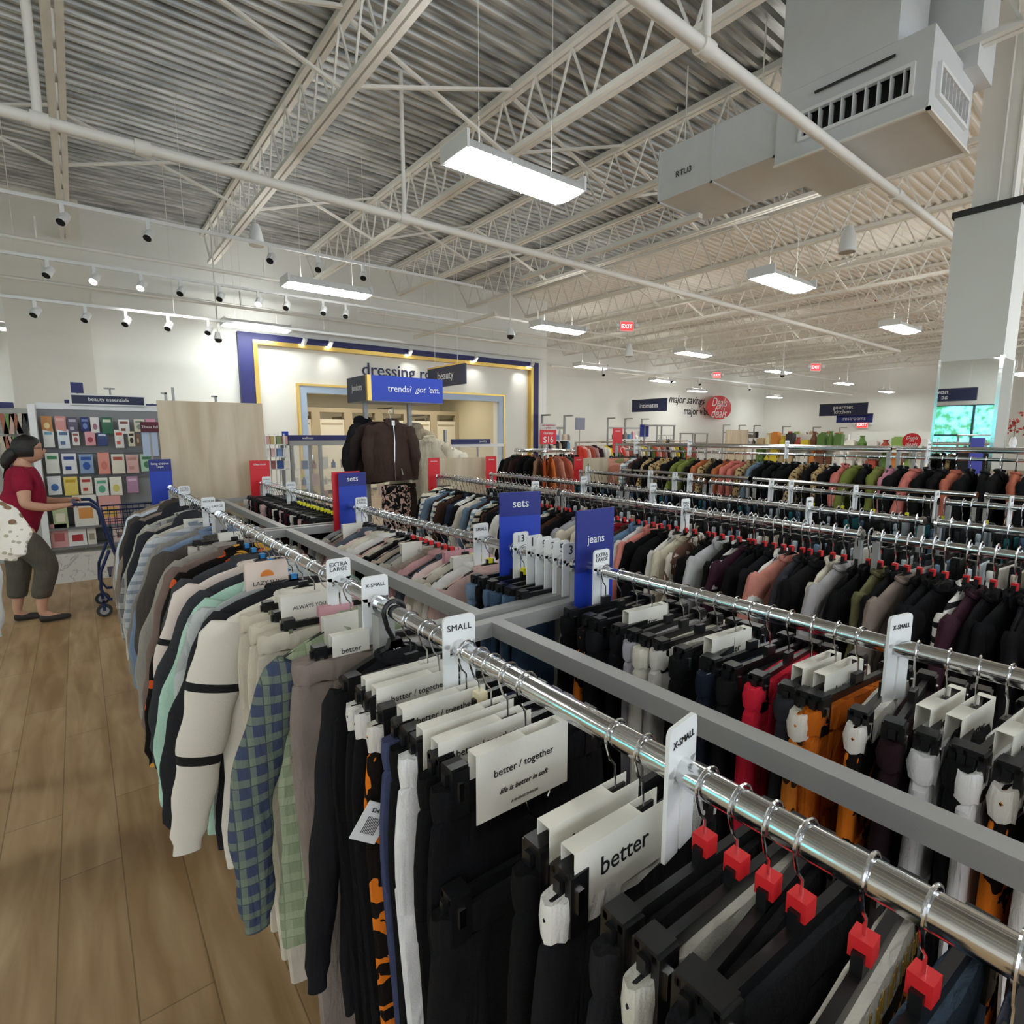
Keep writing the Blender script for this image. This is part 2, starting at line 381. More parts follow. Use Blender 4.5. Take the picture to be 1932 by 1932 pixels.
# baseboards
struct(MB().box((BX, YB-.03, 0), (XR, YB, .12)).build('baseboard_back', M_dkbar))
struct(MB().box((xl2, YA-.03, 0), (ow[0], YA, .12)).build('baseboard_left', M_dkbar))

# ---- dressing room front: navy surround, gold trim, pale blue portal, cubicles behind
dr = thing('dressing_room_surround', 'navy rectangular surround with gold trim around the dressing room entrance', 'wall surround', (0,0,0))
a = at(445, 626, y=YA); c = at(1011, 686, y=YA); ztop = (a.z+c.z)/2
x0, x1 = a.x, min(c.x, BX-.01); gx0 = at(473, 642, y=YA).x; gx1 = at(1000, 700, y=YA).x; gz = at(473, 642, y=YA).z
n = MB(); n.box((x0, YA-.14, 0), (gx0, YA, ztop)); n.box((gx1, YA-.14, 0), (x1, YA, ztop)); n.box((gx0, YA-.14, gz), (gx1, YA, ztop)); n.build('navy_band', M_navy, dr)
g = MB(); t = .09; g.box((gx0, YA-.17, 0), (gx0+t, YA, gz)); g.box((gx1-t, YA-.17, 0), (gx1, YA, gz)); g.box((gx0+t, YA-.17, gz-t), (gx1-t, YA, gz)); g.build('gold_trim', M_gold, dr)
po = thing('entrance_portal', 'pale blue portal edged in gold around the dressing room opening', 'door frame', (0,0,0))
q = MB(); pw = .16; q.box((ow[0]-pw, YA-.1, 0), (ow[0], YA-.002, oz)); q.box((ow[1], YA-.1, 0), (ow[1]+pw, YA-.002, oz)); q.box((ow[0]-pw, YA-.1, oz), (ow[1]+pw, YA-.002, oz+pw)); q.build('pale_frame', M_ltblue, po)
q = MB(); gw = .05; q.box((ow[0]-pw-gw, YA-.12, 0), (ow[0]-pw, YA, oz+pw)); q.box((ow[1]+pw, YA-.12, 0), (ow[1]+pw+gw, YA, oz+pw)); q.box((ow[0]-pw-gw, YA-.12, oz+pw), (ow[1]+pw+gw, YA, oz+pw+gw)); q.build('gold_edge', M_gold, po)
M_beige = mat('beige_interior', '#ddd2b4', rough=.7, bump=.03); M_door = mat('cream_door', '#e9e0c8', rough=.6, bump=.02); M_taupe = mat('taupe_panel', '#b9a98a', rough=.6, bump=.02)
w = MB(); w.box((ow[0]-.5, 16.6, 0), (ow[1]+.5, 16.7, 3)); w.box((ow[0]-.11, YA+.2, 0), (ow[0]-.01, 16.6, 3)); w.box((ow[1]+.01, YA+.2, 0), (ow[1]+.11, 16.6, 3)); struct(w.build('wall_fitting_room', M_beige))
struct(MB().box((ow[0]-.5, YA+.2, 3), (ow[1]+.5, 16.7, 3.08)).build('ceiling_fitting_room', M_wallw))
dx = (ow[1]-ow[0])/6
for i in range(6):
    cx = ow[0]+dx*(i+.5)
    d = MB(); d.box((cx-.44, 15.45, .1), (cx+.44, 15.5, 2.1)); o = d.build('door_%d' % (i+1), M_door); struct(o)
    h = MB(); h.box((cx+.3, 15.4, 1.0), (cx+.34, 15.45, 1.12)); builds(h, 'handle', M_chrome, o)
    e = MB(); e.box((cx-.3, 15.44, .35), (cx+.3, 15.452, .42)); e.box((cx-.3, 15.44, 1.95), (cx+.3, 15.452, 2.0)); e.build('door_rail', M_taupe, o)
pn = MB()
for i in range(7):
    cx = ow[0]+dx*i; pn.box((cx-.12, 15.42, 0), (cx+.12, 15.6, 2.3)); pn.box((cx-.04, 15.6, 0), (cx+.04, 16.6, 2.2))
pn.box((ow[0], 15.42, 2.3), (ow[1], 15.6, 2.42))
struct(pn.build('wall_cubicles', M_taupe))
for i in range(2):  # unseen panel lights added to brighten the dressing room interior
    x = ow[0]+(ow[1]-ow[0])*(.25+.5*i)
    l = thing('added_panel_light', ('left' if i == 0 else 'right')+' unseen ceiling light added to brighten the dressing room', 'ceiling light', (x, 14.4, 2.97))
    MB().cbox((0,0,0), (1.3, .6, .04)).build('frame', M_white, l)
    MB().cbox((0,0,-.025), (1.2, .5, .02)).build('diffuser', mat('fill_panel_glow', (1,.97,.86), emit=9, bump=.01), l)
tl = at(683, 690, y=YA-.01); tr = at(806, 718, y=YA-.01)
wl_ = thing('wall_lettering', 'thin navy words dressing room on the wall above the portal', 'wall lettering', (tl.x, YA-.014, at(745, 700, y=YA).z-.03))
q1, q2, q3, q4 = [at(p_, 705, y=YA-.014) for p_ in (684, 783, 793, 846)]; wl_.location.z = q2.z-.03
text('dressing', M_txtn, ((q1.x+q2.x)/2-tl.x, 0, -.0), w=q2.x-q1.x, parent=wl_, ext=.012); text('room', M_txtn, ((q3.x+q4.x)/2-tl.x, 0, -.0), w=q4.x-q3.x, parent=wl_, ext=.012)

# ================================================================== JOISTS
JX = [.15, 2.42, 4.48, 6.52, 8.57] + [10.6+2.04*i for i in range(12)]
JX = [-6.0, -3.95, -1.9] + JX
ORD = 'first second third fourth fifth sixth seventh eighth ninth tenth eleventh twelfth thirteenth fourteenth fifteenth sixteenth seventeenth eighteenth'.split()
for i, x in enumerate(JX):
    y1 = YA if x < BX else YB; y0 = YF
    j = thing('roof_joist', 'white open-web roof joist, the %s from the left under the deck' % ORD[i-3] if i > 2 else 'white painted open-web roof joist left of the picture', 'roof joist', (x, 0, 0), group=None if i > 2 else 'roof joists left of the picture')
    zt, zb = DZ-.005, 5.04
    t = MB()
    for s in (-1, 1): t.box((s*.012, y0, zt-.065), (s*.07, y1, zt))
    t.build('top_chord', M_steelw, j)
    t = MB()
    ye = y1-.55
    for s in (-1, 1): t.box((s*.012, y0, zb), (s*.07, ye, zb+.055))
    t.build('bottom_chord', M_steelw, j)
    t = MB(); pitch = .6; n = int((ye-y0)/pitch); up = []
    for k in range(n+1): up.append((0, ye-k*pitch, zb+.03)); up.append((0, ye-k*pitch-pitch/2, zt-.04))
    for k in range(len(up)-1): t.bar(up[k], up[k+1], .022)
    t.bar((0, ye, zb+.03), (0, y1-.03, zt-.04), .03)
    t.build('web', M_steelw, j)
# bridging between joists
k = 0
for yb in (1.2, 5.6, 9.4):
    br = tag(MB().m(0).build('x', M_steelw) if False else None, None) if False else None
    m_ = MB()
    for i in range(2, len(JX)-1):
        a, c = JX[i], JX[i+1]
        if c-a > 3: continue
        m_.bar((a+.07, yb, 5.07), (c-.07, yb, DZ-.06), .04, .03); m_.bar((a+.07, yb+.12, DZ-.06), (c-.07, yb+.12, 5.07), .04, .03)
    tag(m_.build('joist_bridging', M_steelw), 'line of crossed white bridging angles between the joists, ' + {1.2: 'nearest', 5.6: 'middle', 9.4: 'farthest'}[yb]+' of three', 'bridging')

# ================================================================== PIPES, DUCT
def pipe(name, label, pts, r, cat='pipe', n=10, m=M_steelw, joints=()):
    t = thing(name, label, cat, (0,0,0)); b = MB(); b.tube(pts, r, n); b.build('pipe_run', m, t, smooth=True)
    for j in joints:
        c = MB(); c.tube([Vector(j)-Vector((.06,0,0)), Vector(j)+Vector((.06,0,0))], r*1.35, n); c.build('coupling', m, t, smooth=True)
    return t
p1y = 6.2; pz = 4.2
pipe('sprinkler_pipe', 'long white sprinkler main crossing the ceiling above the large front light', [(-7, p1y, pz), (20, p1y, pz)], .048, joints=[(at(75, 225, y=p1y).x, p1y, pz), (at(763, 415, y=p1y).x, p1y, pz), (at(270, 290, y=p1y).x, p1y, pz)])
x = at(763, 415, y=p1y).x; pipe('vertical_pipe', 'upright white pipe rising from the sprinkler main beside the front light', [(x, p1y, pz), (x, p1y, DZ)], .025)
x = at(78, 225, y=p1y).x; pipe('vertical_pipe', 'thick upright white pipe at the far left rising from the main', [(x-.02, p1y, pz), (x-.02, p1y, DZ)], .035)
x = at(100, 250, y=p1y).x
p2y = 2.36
pipe('sprinkler_pipe', 'white sprinkler main passing under the air duct', [(-7, p2y, pz), (30, p2y, pz)], .045, joints=[(at(1330, 78, y=p2y).x, p2y, pz), (at(1330, 78, y=p2y).x+3.6, p2y, pz)])
x = at(1332, 80, y=p2y).x; pipe('vertical_pipe', 'upright white pipe dropping onto the main left of the duct', [(x, p2y, pz), (x, p2y, DZ)], .03)
for px, py, nm in ((400, 509, 'above the spotlights'), (300, 560, 'below the first row of spotlights'), (640, 640, 'just above the navy surround')):
    z = {509: 4.15, 560: 4.0, 640: 4.35}[py]; a = at(px, py, z=z)
    if a.y > YA-.3: a.y = YA-.35
    m_ = MB()
    t = pipe('branch_pipe', 'thin white branch pipe crossing the left wall '+nm, [(-5 if a.y < 12.8 else xl2+.1, a.y, z), (11.4, a.y, z)], .026)
    hd = MB()
    for xx in [xlb+.6, 2.6, 5.5, 8.4]: hd.tube([(xx, a.y, z), (xx, a.y, z+.3)], .012, 6)
    builds(hd, 'sprinkler_riser', M_steelw, t)
for (u, v, w_, v2), nm in (((1130, 638, 1500, 570), 'right of the navy surround'),):
    a = at(1340, 640, z=4.3); pipe('branch_pipe', 'thin white branch pipe crossing the far painted ceiling', [(5, 11.6, 4.3), (30, 11.6, 4.3)], .03)
pipe('branch_pipe', 'white branch pipe far back near the right corner', [(14, 15.4, 4.2), (34, 15.4, 4.2)], .035)
# long light strip (unlit channel) running with the joists
a = at(980, 525, z=4.35); c = at(1325, 408, z=4.35); xs = (a.x+c.x)/2
t = thing('wiring_channel', 'long unlit white channel hanging beneath the air duct', 'light channel', (xs, 0, 4.35))
MB().box((-.04, c.y, -.03), (.04, a.y, .03)).build('channel', M_steelw, t)
hg = MB()
for y in (c.y+.4, a.y-.5): hg.tube([(0, y, .03), (0, y, 1.4)], .004, 5)
builds(hg, 'hanger_wire', M_steelw, t)
for (px0, py0, px1, py1, z, nm) in ((782, 636, 915, 588, 4.0, 'left of the far exit sign'), (1172, 714, 1294, 703, 3.7, 'above the intimates sign')):
    a = at(px0, py0, z=z); c = at(px1, py1, z=z)
    t = thing('wiring_channel', 'short unlit white channel '+nm, 'light channel', (0,0,0)); MB().box((a.x-.03, min(a.y, c.y), z-.03), (a.x+.03, min(max(a.y, c.y), YB), z+.03)).build('channel', M_steelw, t)
    h = MB(); h.tube([(a.x, min(a.y, c.y)+.3, z), (a.x, min(a.y, c.y)+.3, DZ)], .005, 5); h.tube([(a.x, min(a.y,c.y)+1.5, z), (a.x, min(a.y,c.y)+1.5, DZ)], .005, 5); builds(h, 'hanger_wire', M_steelw, t)

# duct
DX = 5.71
d = thing('air_duct', 'pale grey rectangular air duct with a grille box, lettered RTU3', 'air duct', (DX, 0, 4.3))
b = MB(); b.box((0, 3.0, .12), (.95, 4.42, .67)); b.build('duct_arm', M_duct, d)
for y in (3.0, 3.7, 4.40):
    s = MB(); s.box((-.012, y-.012, .1), (.0, y+.012, .69)); s.box((-.012, y-.012, .1), (.96, y+.012, .12)); s.build('seam_flange', M_duct, d)
b = MB()                                                   # grille box with real openings on the -x and -y faces
X0, X1, Y0, Y1, H = -.04, 1.1, 1.72, 2.98, .62
gy0, gy1, gz0, gz1 = 1.86, 2.72, .16, .36
b.box((X0, Y0, 0), (X1, Y1, .03)); b.box((X0, Y0, H-.02), (X1, Y1, H)); b.box((X1-.02, Y0, .03), (X1, Y1, H-.02)); b.box((X0+.02, Y1-.02, .03), (X1-.02, Y1, H-.02))
b.box((X0, Y0, .03), (X0+.02, gy0, H-.02)); b.box((X0, gy1, .03), (X0+.02, Y1, H-.02)); b.box((X0, gy0, .03), (X0+.02, gy1, gz0)); b.box((X0, gy0, gz1), (X0+.02, gy1, H-.02))
b.box((X0+.02, Y0, .03), (.12, Y0+.02, H-.02)); b.box((.92, Y0, .03), (X1-.02, Y0+.02, H-.02)); b.box((.12, Y0, .03), (.92, Y0+.02, gz0)); b.box((.12, Y0, gz1), (.92, Y0+.02, H-.02))
b.build('grille_box', M_duct, d)
g = MB(); g.box((X0-.03, gy0-.03, gz0-.03), (X0, gy1+.03, gz0)); g.box((X0-.03, gy0-.03, gz1), (X0, gy1+.03, gz1+.03)); g.box((X0-.03, gy0-.03, gz0), (X0, gy0, gz1)); g.box((X0-.03, gy1, gz0), (X0, gy1+.03, gz1))
for i in range(9): y = gy0+(gy1-gy0)*(i+.5)/9; g.box((X0-.02, y-.004, gz0), (X0+.06, y+.004, gz1))
g.build('side_grille', M_white, d)
g = MB(); g.box((.1, Y0-.03, gz0-.03), (.94, Y0, gz0)); g.box((.1, Y0-.03, gz1), (.94, Y0, gz1+.03)); g.box((.1, Y0-.03, gz0), (.13, Y0, gz1)); g.box((.91, Y0-.03, gz0), (.94, Y0, gz1))
for i in range(8): x = .12+.8*(i+.5)/8; g.box((x-.004, Y0-.02, gz0), (x+.004, Y0+.06, gz1))
g.build('front_grille', M_white, d)
MB().box((X0+.08, Y0+.08, .04), (X1-.05, Y1-.05, H-.06)).build('shade_core', M_dark, d)  # near-black block painted in for the shade inside the grille box
MB().box((X0-.005, 1.72+.26, H), (.62, 2.96, 1.47)).build('riser', M_duct, d)
MB().box((.75, 1.72-.1, H-.05), (1.25, 2.6, 1.47)).build('riser', M_duct, d)
r_ = MB(); r_.tube([(X0-.03, 2.62, .50), (X0-.03, 1.98, .50)], .012, 6); r_.build('damper_rod', M_dkbar, d)
f_ = MB(); f_.box((X0-.02, Y0-.02, -.02), (X1+.02, Y0+.01, .0)); f_.box((X0-.02, Y0-.02, -.02), (X0+.01, Y1, 0)); builds(f_, 'bottom_flange', M_steelw, d)
text('RTU3', M_txtk, (-.016, at(1291, 324, x=DX).y, at(1291, 324, x=DX).z-4.3), h=.09, face='-X', parent=d, ext=.001, space=1.0)
for y in (3.25, 4.1):
    pass
hh = MB()
for (px, py) in ((1125, 0), (850, 0), (1290, 0)): pass
for x, y in ((.05, 4.1), (.05, 3.2), (.9, 4.1), (.9, 3.2)): hh.tube([(x, y, .67), (x, y, 1.47)], .008, 5)
builds(hh, 'hanger_rod', M_steelw, d)
# strip at upper right: white channel pair next to pillar
# ---- pillar with black band, mirror and corner trim
PX, PY0, PY1 = 7.2, 1.35, 1.86
pl = bpy.data.objects.new('wall_pillar', None); COL.objects.link(pl); struct(pl)
M_pil = mat('pillar_cladding', '#dfe2dd', rough=.6, bump=.05, bscale=80)
MB().box((PX+.01, PY0, 0), (PX+.52, PY1, 3.86)).build('cladding', M_pil, pl)
MB().box((PX-.01, PY0-.02, 3.84), (PX+.54, PY1+.02, 3.9)).build('black_cap', M_dkbar, pl)
MB().box((PX+.12, PY0+.1, 3.9), (PX+.4, PY1-.1, DZ)).build('steel_column', M_steelw, pl)
t = MB(); t.box((PX+.1, PY0+.08, 3.9), (PX+.13, PY0+.1, DZ)); t.box((PX+.39, PY0+.08, 3.9), (PX+.42, PY0+.1, DZ)); t.tube([(PX+.08, PY0+.2, 3.9), (PX+.08, PY0+.2, DZ)], .012, 6); builds(t, 'conduit', M_steelw, pl)
MB().box((PX-.004, PY0+.02, .3), (PX+.008, PY1-.02, 2.42)).build('mirror', M_mirror, pl)
MB().box((PX+.03, PY0-.006, .3), (PX+.5, PY0+.001, 2.42)).build('mirror', M_mirror, pl)
t = MB(); t.box((PX-.012, PY0-.012, .3), (PX+.03, PY0+.02, 2.44)); t.box((PX-.008, PY1-.02, .3), (PX+.01, PY1+.004, 2.44)); t.box((PX+.5, PY0-.012, .3), (PX+.53, PY0+.01, 2.44)); builds(t, 'mirror_edge_strip', M_chrome, pl)

# ================================================================== LIGHTS
def fixture(proto=[None]):
    if proto[0]: return proto[0]
    t = thing('ceiling_light', 'x', 'ceiling light', (0,0,0), 0, 'white linear high-bay ceiling lights')
    L = .64
    ring = lambda x: [(x, y, z) for y, z in ((-.2, 0), (-.13, .075), (-.08, .12), (.08, .12), (.13, .075), (.2, 0), (.195, -.004), (.125, .06), (.08, .1), (-.08, .1), (-.125, .06), (-.195, -.004))]
    b = MB(); b.loft([ring(-L), ring(L)], True, True); b.build('housing', M_white, t)
    b = MB(); ll = lambda x: [(x, y, z) for y, z in ((-.185, -.002), (-.115, -.03), (0, -.04), (.115, -.03), (.185, -.002), (0, .02))]
    b.loft([ll(-L+.03), ll(L-.03)]); b.build('lens', M_lens, t)
    b = MB()
    for s in (-1, 1): b.box((s*L-.012, -.2, -.01), (s*L+.012, .2, .12))
    builds(b, 'end_cap', M_white, t); b = MB()
    for x in (-.21, .21): b.box((x-.008, -.2, -.012), (x+.008, -.11, .03)); b.box((x-.008, .11, -.012), (x+.008, .2, .03))
    builds(b, 'lens_clip', M_white, t)
    b = MB()
    for k in range(3):
        x = -.41+.41*k
        b.box((x-.19, .155, .035), (x+.19, .185, .06)); b.box((x-.19, -.185, .035), (x+.19, -.155, .06)) if False else None; b.box((x-.19, -.06, .12), (x+.19, .06, .124))
    builds(b, 'uplight_slot', M_up, t)
    b = MB()
    for s in (-1, 1): b.tube([(s*.4, 0, .12), (s*.4, 0, DZ-3.9)], .003, 5)
    builds(b, 'hanger_wire', M_steelw, t)
    proto[0] = t; return t
fx = fixture()
LP = [(3.2, 3.98, 'largest and nearest ceiling light, above the middle racks'), (3.25, 8.7, 'ceiling light above the beauty area, left of centre'), (3.15, 12.55, 'ceiling light touching the top left of the navy surround'),
 (8.35, 4.15, 'ceiling light left of the pillar, below the air duct'), (8.2, 8.8, 'ceiling light right of the navy surround, below the joists'), (8.3, 12.8, 'x'), (13.8, 4.3, 'ceiling light nearest the pillar, lower than the speaker'),
 (13.55, 9.1, 'ceiling light to the right of the first exit sign'), (13.5, 12.9, 'ceiling light just below the far-left exit sign, above the back wall'), (19.2, 14.3, 'ceiling light directly over the intimates sign'), (24.9, 16.4, 'ceiling light over the red round sign'),
 (19.6, 9.7, 'ceiling light behind the hanging dome camera'), (26.2, 10.1, 'ceiling light above the gourmet kitchen sign'), (32.9, 10.6, 'small distant ceiling light near the right wall'), (32.5, 16.2, 'tiny distant ceiling light in the far corner'), (26.1, 15.8, 'x'),
 (21.0, 4.1, 'ceiling light partly behind the pillar top'), (27.2, 4.6, 'ceiling light at the right edge of the picture'), (-1.15, 15.9, 'ceiling light cut off at the left edge of the picture')]
LP = [l for l in LP if l[2] != 'x' or True]
hid = [(-2.2, 3.9), (-2.2, -.9), (3.2, -.9), (8.3, -.9), (-2.2, -5.5), (3.2, -5.5), (8.3, -5.5), (13.8, -.9), (13.8, -5.5), (19.5, -.9), (-6, 3.9), (-6, -1), (-6, 8.7)]
first = True
for x, y, l in LP+[(x, y, 'x') for x, y in hid]:
    if l == 'x':
        if (x, y) in ((8.3, 12.8), (26.1, 15.8)): continue
        l2 = 'white linear ceiling light outside the picture, behind or beside the camera'; g = 'ceiling lights outside the picture'
    else: l2 = l; g = 'white linear high-bay ceiling lights'
    if first: fx.location = (x, y, 3.87); fx['label'] = l2; fx['group'] = g; first = False
    else: dup(fx, (x, y, 3.87), 0, l2, g)

# spotlights on tracks
def spot(lit):
    t = thing('spotlight', 'x', 'spotlight', (0,0,0))
    b = MB(); b.box((-.02, -.02, -.12), (.02, .02, 0)); b.build('stem', M_white, t)
    b = MB(); b.T = Matrix.Translation((0, -.02, -.16)) @ Matrix.Rotation(R(35 if lit == 2 else -38), 4, 'X') @ Matrix.Rotation(R(12 if lit == 2 else 22), 4, 'Y')
    b.lathe([(.03, .09), (.05, .08), (.055, -.06), (.05, -.065)], 14); b.build('lamp_head', M_white, t, smooth=True)
    b = MB(); b.T = Matrix.Translation((0, -.02, -.16)) @ Matrix.Rotation(R(35 if lit == 2 else -38), 4, 'X') @ Matrix.Rotation(R(12 if lit == 2 else 22), 4, 'Y')
    b.lathe([(.045, -.062), (.045, -.068)], 14); b.build('lens', M_lamp2 if lit else M_dark, t)
    return t
sp = {0: spot(0), 1: spot(1), 2: spot(2)}; used = {0: 0, 1: 0, 2: 0}
TR = []   # tracks: (y, z, x0, x1)
def track(px, py, z, x0, x1, label):
    y = min(at(px, py, z=z).y, YA-.25)
    t = thing('light_track', label, 'light track', (0, y, z)); MB().box((x0, -.018, -.02), (x1, .018, .02)).build('track', M_white, t)
    b = MB(); x = x0+.4
    while x < x1: b.tube([(x, 0, .02), (x, 0, DZ-z)], .004, 5); x += 2.4
    builds(b, 'hanger_wire', M_steelw, t); return y
ty1 = track(300, 520, 3.95, -3.2, 6.4, 'upper white spotlight track crossing in front of the left wall')
ty2 = track(300, 592, 3.55, -1.4, 5.4, 'lower spotlight track with a dark underside above the beauty area')
ty3 = track(800, 655, 4.0, 2.6, 11.6, 'white spotlight track along the top of the navy surround')
ty4 = track(1200, 700, 3.6, 11.95, 30, 'long white spotlight track in front of the back right wall')
ty0 = track(350, 430, 4.25, -1.5, 5.9, 'highest white spotlight track near the left joist ends')
SP = [(118, 408, 0, ty0, 4.25, 'spotlight aimed down at the far left, in front of the joist'), (280, 438, 0, ty0, 4.25, 'spotlight right of the leftmost joist'), (510, 485, 0, ty0, 4.25, 'spotlight near the end of the second joist'), (600, 500, 0, ty0, 4.25, 'spotlight just above the middle left ceiling light'), (685, 515, 0, ty0, 4.25, 'spotlight above the right end of that ceiling light'),
 (90, 507, 0, ty1, 3.95, 'unlit spotlight at the left of the upper track'), (178, 521, 1, ty1, 3.95, 'brightly lit spotlight at the left of the upper track'), (267, 539, 1, ty1, 3.95, 'second lit spotlight on the upper track'), (341, 545, 0, ty1, 3.95, 'unlit spotlight right of the two lit ones'), (415, 558, 0, ty1, 3.95, 'unlit spotlight above the dome camera'), (488, 573, 1, ty1, 3.95, 'third lit spotlight, above the wide ceiling light'), (540, 578, 0, ty1, 3.95, 'unlit spotlight right of the third lit one'), (610, 588, 0, ty1, 3.95, 'unlit spotlight with a dark eye over the navy surround'), (652, 597, 0, ty1, 3.95, 'unlit spotlight at the right of the upper track'),
 (64, 566, 0, ty2, 3.55, 'leftmost spotlight of the lower row'), (160, 580, 0, ty2, 3.55, 'second spotlight of the lower row'), (236, 585, 0, ty2, 3.55, 'third spotlight of the lower row'), (316, 596, 0, ty2, 3.55, 'fourth spotlight of the lower row'), (392, 608, 0, ty2, 3.55, 'fifth spotlight of the lower row'),
 (573, 628, 2, ty3, 3.95, 'first spotlight over the navy surround'), (622, 633, 2, ty3, 3.95, 'lit twin spotlight over the navy surround'), (773, 654, 2, ty3, 3.95, 'third spotlight over the navy surround'), (897, 670, 2, ty3, 3.95, 'fourth spotlight over the navy surround'), (1003, 684, 2, ty3, 3.95, 'spotlight over the right corner of the navy surround'),
 (1137, 710, 0, ty4, 3.6, 'leftmost spotlight before the back right wall'), (1265, 727, 0, ty4, 3.6, 'spotlight over the intimates sign'), (1318, 732, 0, ty4, 3.6, 'spotlight over the wall slogan'), (1412, 743, 0, ty4, 3.6, 'spotlight right of the red round sign')]
for px, py, lit, y, z, l in SP:
    x = at(px, py, y=y).x
    if used[lit]: dup(sp[lit], (x, y, z-.02), 0, l, 'track spotlights')
    else: o = sp[lit]; o.location = (x, y, z-.02); o['label'] = l; o['group'] = 'track spotlights'; used[lit] = 1
# wall washers aimed at the walls: the tracks' own light
def lamp_spot(loc, tgt, e, size=R(70), col=(1, .97, .9)):
    ld = bpy.data.lights.new('spot_glow', 'SPOT'); ld.energy = e; ld.spot_size = size; ld.spot_blend = .9; ld.color = col; ld.shadow_soft_size = .08
    o = bpy.data.objects.new('spot_glow', ld); COL.objects.link(o); o.location = loc
    o.rotation_euler = (Vector(tgt)-Vector(loc)).to_track_quat('-Z', 'Y').to_euler(); return o
for px in (622, 773, 897, 985):
    x = at(px, 650, y=ty3).x; lamp_spot((x, ty3-.12, 3.78), (x+.1, YA, 3.3), 16)
for px in (267, 341, 488): x = at(px, 550, y=ty1).x; lamp_spot((x, ty1, 3.75), (x+.6, YA, 2.2), 70)
for x in (15, 19, 23, 27): lamp_spot((x, ty4-.1, 3.4), (x, YB, 2.3), 90)

# bell speakers, dome cameras, exit signs
def speaker(px, py, z, label, h=.3, r=.1):
    a = at(px, py, z=z); t = thing('pendant_speaker', label, 'speaker', a)
    b = MB(); b.lathe([(.02, h/2), (r*.45, h/2-.01), (r*.7, h*.2), (r*.95, -h*.25), (r, -h*.5), (r*.9, -h*.5-.01)], 18); b.build('shell', M_white, t, smooth=True)
    b = MB(); b.lathe([(r*.9, -h*.5-.008), (r*.9, -h*.5-.014)], 18); b.build('grille', mat('speaker_grille', '#a9a49a', rough=.8, bump=.2), t)
    b = MB(); b.tube([(0,0,h/2), (.01,0,DZ-z)], .005, 5); b.build('cable', M_steelw, t)
speaker(1600, 450, 4.2, 'white bell-shaped pendant speaker left of the pillar', .32, .11)
speaker(483, 442, 4.6, 'white cylindrical pendant speaker near the left joist end', .3, .11)
speaker(1187, 660, 3.7, 'small white pendant speaker under the left exit sign', .3, .1)
def dome(px, py, z, label):
    a = at(px, py, z=z); a.y = min(a.y, YB-.5); t = thing('dome_camera', label, 'security camera', a)
    b = MB(); b.lathe([(.02, .14), (.05, .13), (.075, .03), (.08, 0)], 16); b.build('housing', M_white, t, smooth=True)
    b = MB(); b.lathe([(.07, 0), (.06, -.04), (.03, -.065), (.004, -.07)], 16); b.build('dome', mat('smoked_dome', '#1c1c1e', rough=.1, bump=.01), t, smooth=True)
    b = MB(); b.tube([(0,0,.13), (0,0,DZ-a.z)], .012, 6); b.build('pole', M_steelw, t)
dome(412, 640, 3.5, 'white hanging dome camera left of the navy surround'); dome(963, 633, 3.5, 'white hanging dome camera over the right end of the navy surround'); dome(1476, 708, 3.5, 'white hanging dome camera before the far ceiling lights')
def exit_sign(px, py, z, label, wall=False, x=None, face='-X', sc=1.0):
    a = at(px, py, z=z) if x is None else at(px, py, x=x); t = thing('exit_sign', label, 'exit sign', a)
    rz = -math.pi/2 if face == '-X' else 0; t.rotation_euler = (0, 0, rz if face == '-X' else -.5); t.scale = (sc,)*3
    MB().box((-.16, -.02, -.11), (.16, .03, .11)).build('housing', M_white, t)
    MB().box((-.14, -.024, -.09), (.14, -.02, .09)).build('red_panel', mat('exit_red', '#ff3b3b', emit=1.4, rough=.4, bump=.01), t)
    text('EXIT', mat('exit_letter', '#ffe5e0', emit=1.6, bump=.01), (0, -.026, 0), w=.24, parent=t)
    b = MB()
    for s in (-1, 1): b.lathe([(.02, -.05), (.045, -.04), (.05, .03), (.02, .05)], 12, (s*.22, 0, .02), 'y')
    builds(b, 'emergency_lamp', M_white if not wall else M_white, t)
    if not wall: b = MB(); b.tube([(0, .005, .11), (0, .005, (DZ-a.z)/sc)], .006, 5); b.build('stem', M_steelw, t)
exit_sign(1182, 616, 4.1, 'red exit sign nearest the navy surround, hung from the ceiling', sc=1.05, face='d'); exit_sign(1538, 693, 3.8, 'red exit sign hanging left of the pillar', sc=1.15, face='d')
exit_sign(1352, 708, 3.8, 'small red exit sign hanging above the red round sign', face='d', sc=1.0); exit_sign(1627, 801, 0, 'red exit sign on the right wall under the restrooms sign', True, x=XR-.06, sc=1.9)
a = at(1655, 562, z=5.3); t = thing('fire_strobe', 'small red and white fire strobe under the painted deck', 'fire alarm', a); b = MB(); b.lathe([(.08, .06), (.1, .0), (.06, -.05)], 12); b.build('strobe_body', M_white, t); b = MB(); b.lathe([(.062, -.03), (.05, -.08)], 12); b.build('strobe_lens', mat('red_lens', '#a33a28', rough=.3, bump=.01), t); b = MB(); b.tube([(0,0,.05),(0,0,DZ-a.z)], .01, 5); b.build('stem', M_steelw, t)
a = at(1776, 604, z=4.7); t = thing('ceiling_antenna', 'white disc wireless antenna on a pole left of the pillar', 'antenna', a); b = MB(); b.lathe([(.03, .03), (.13, .01), (.14, -.02), (.1, -.04)], 16); b.build('disc', M_white, t); b = MB(); b.tube([(0,0,.02),(0,0,DZ-a.z)], .012, 6); b.build('pole', M_steelw, t)

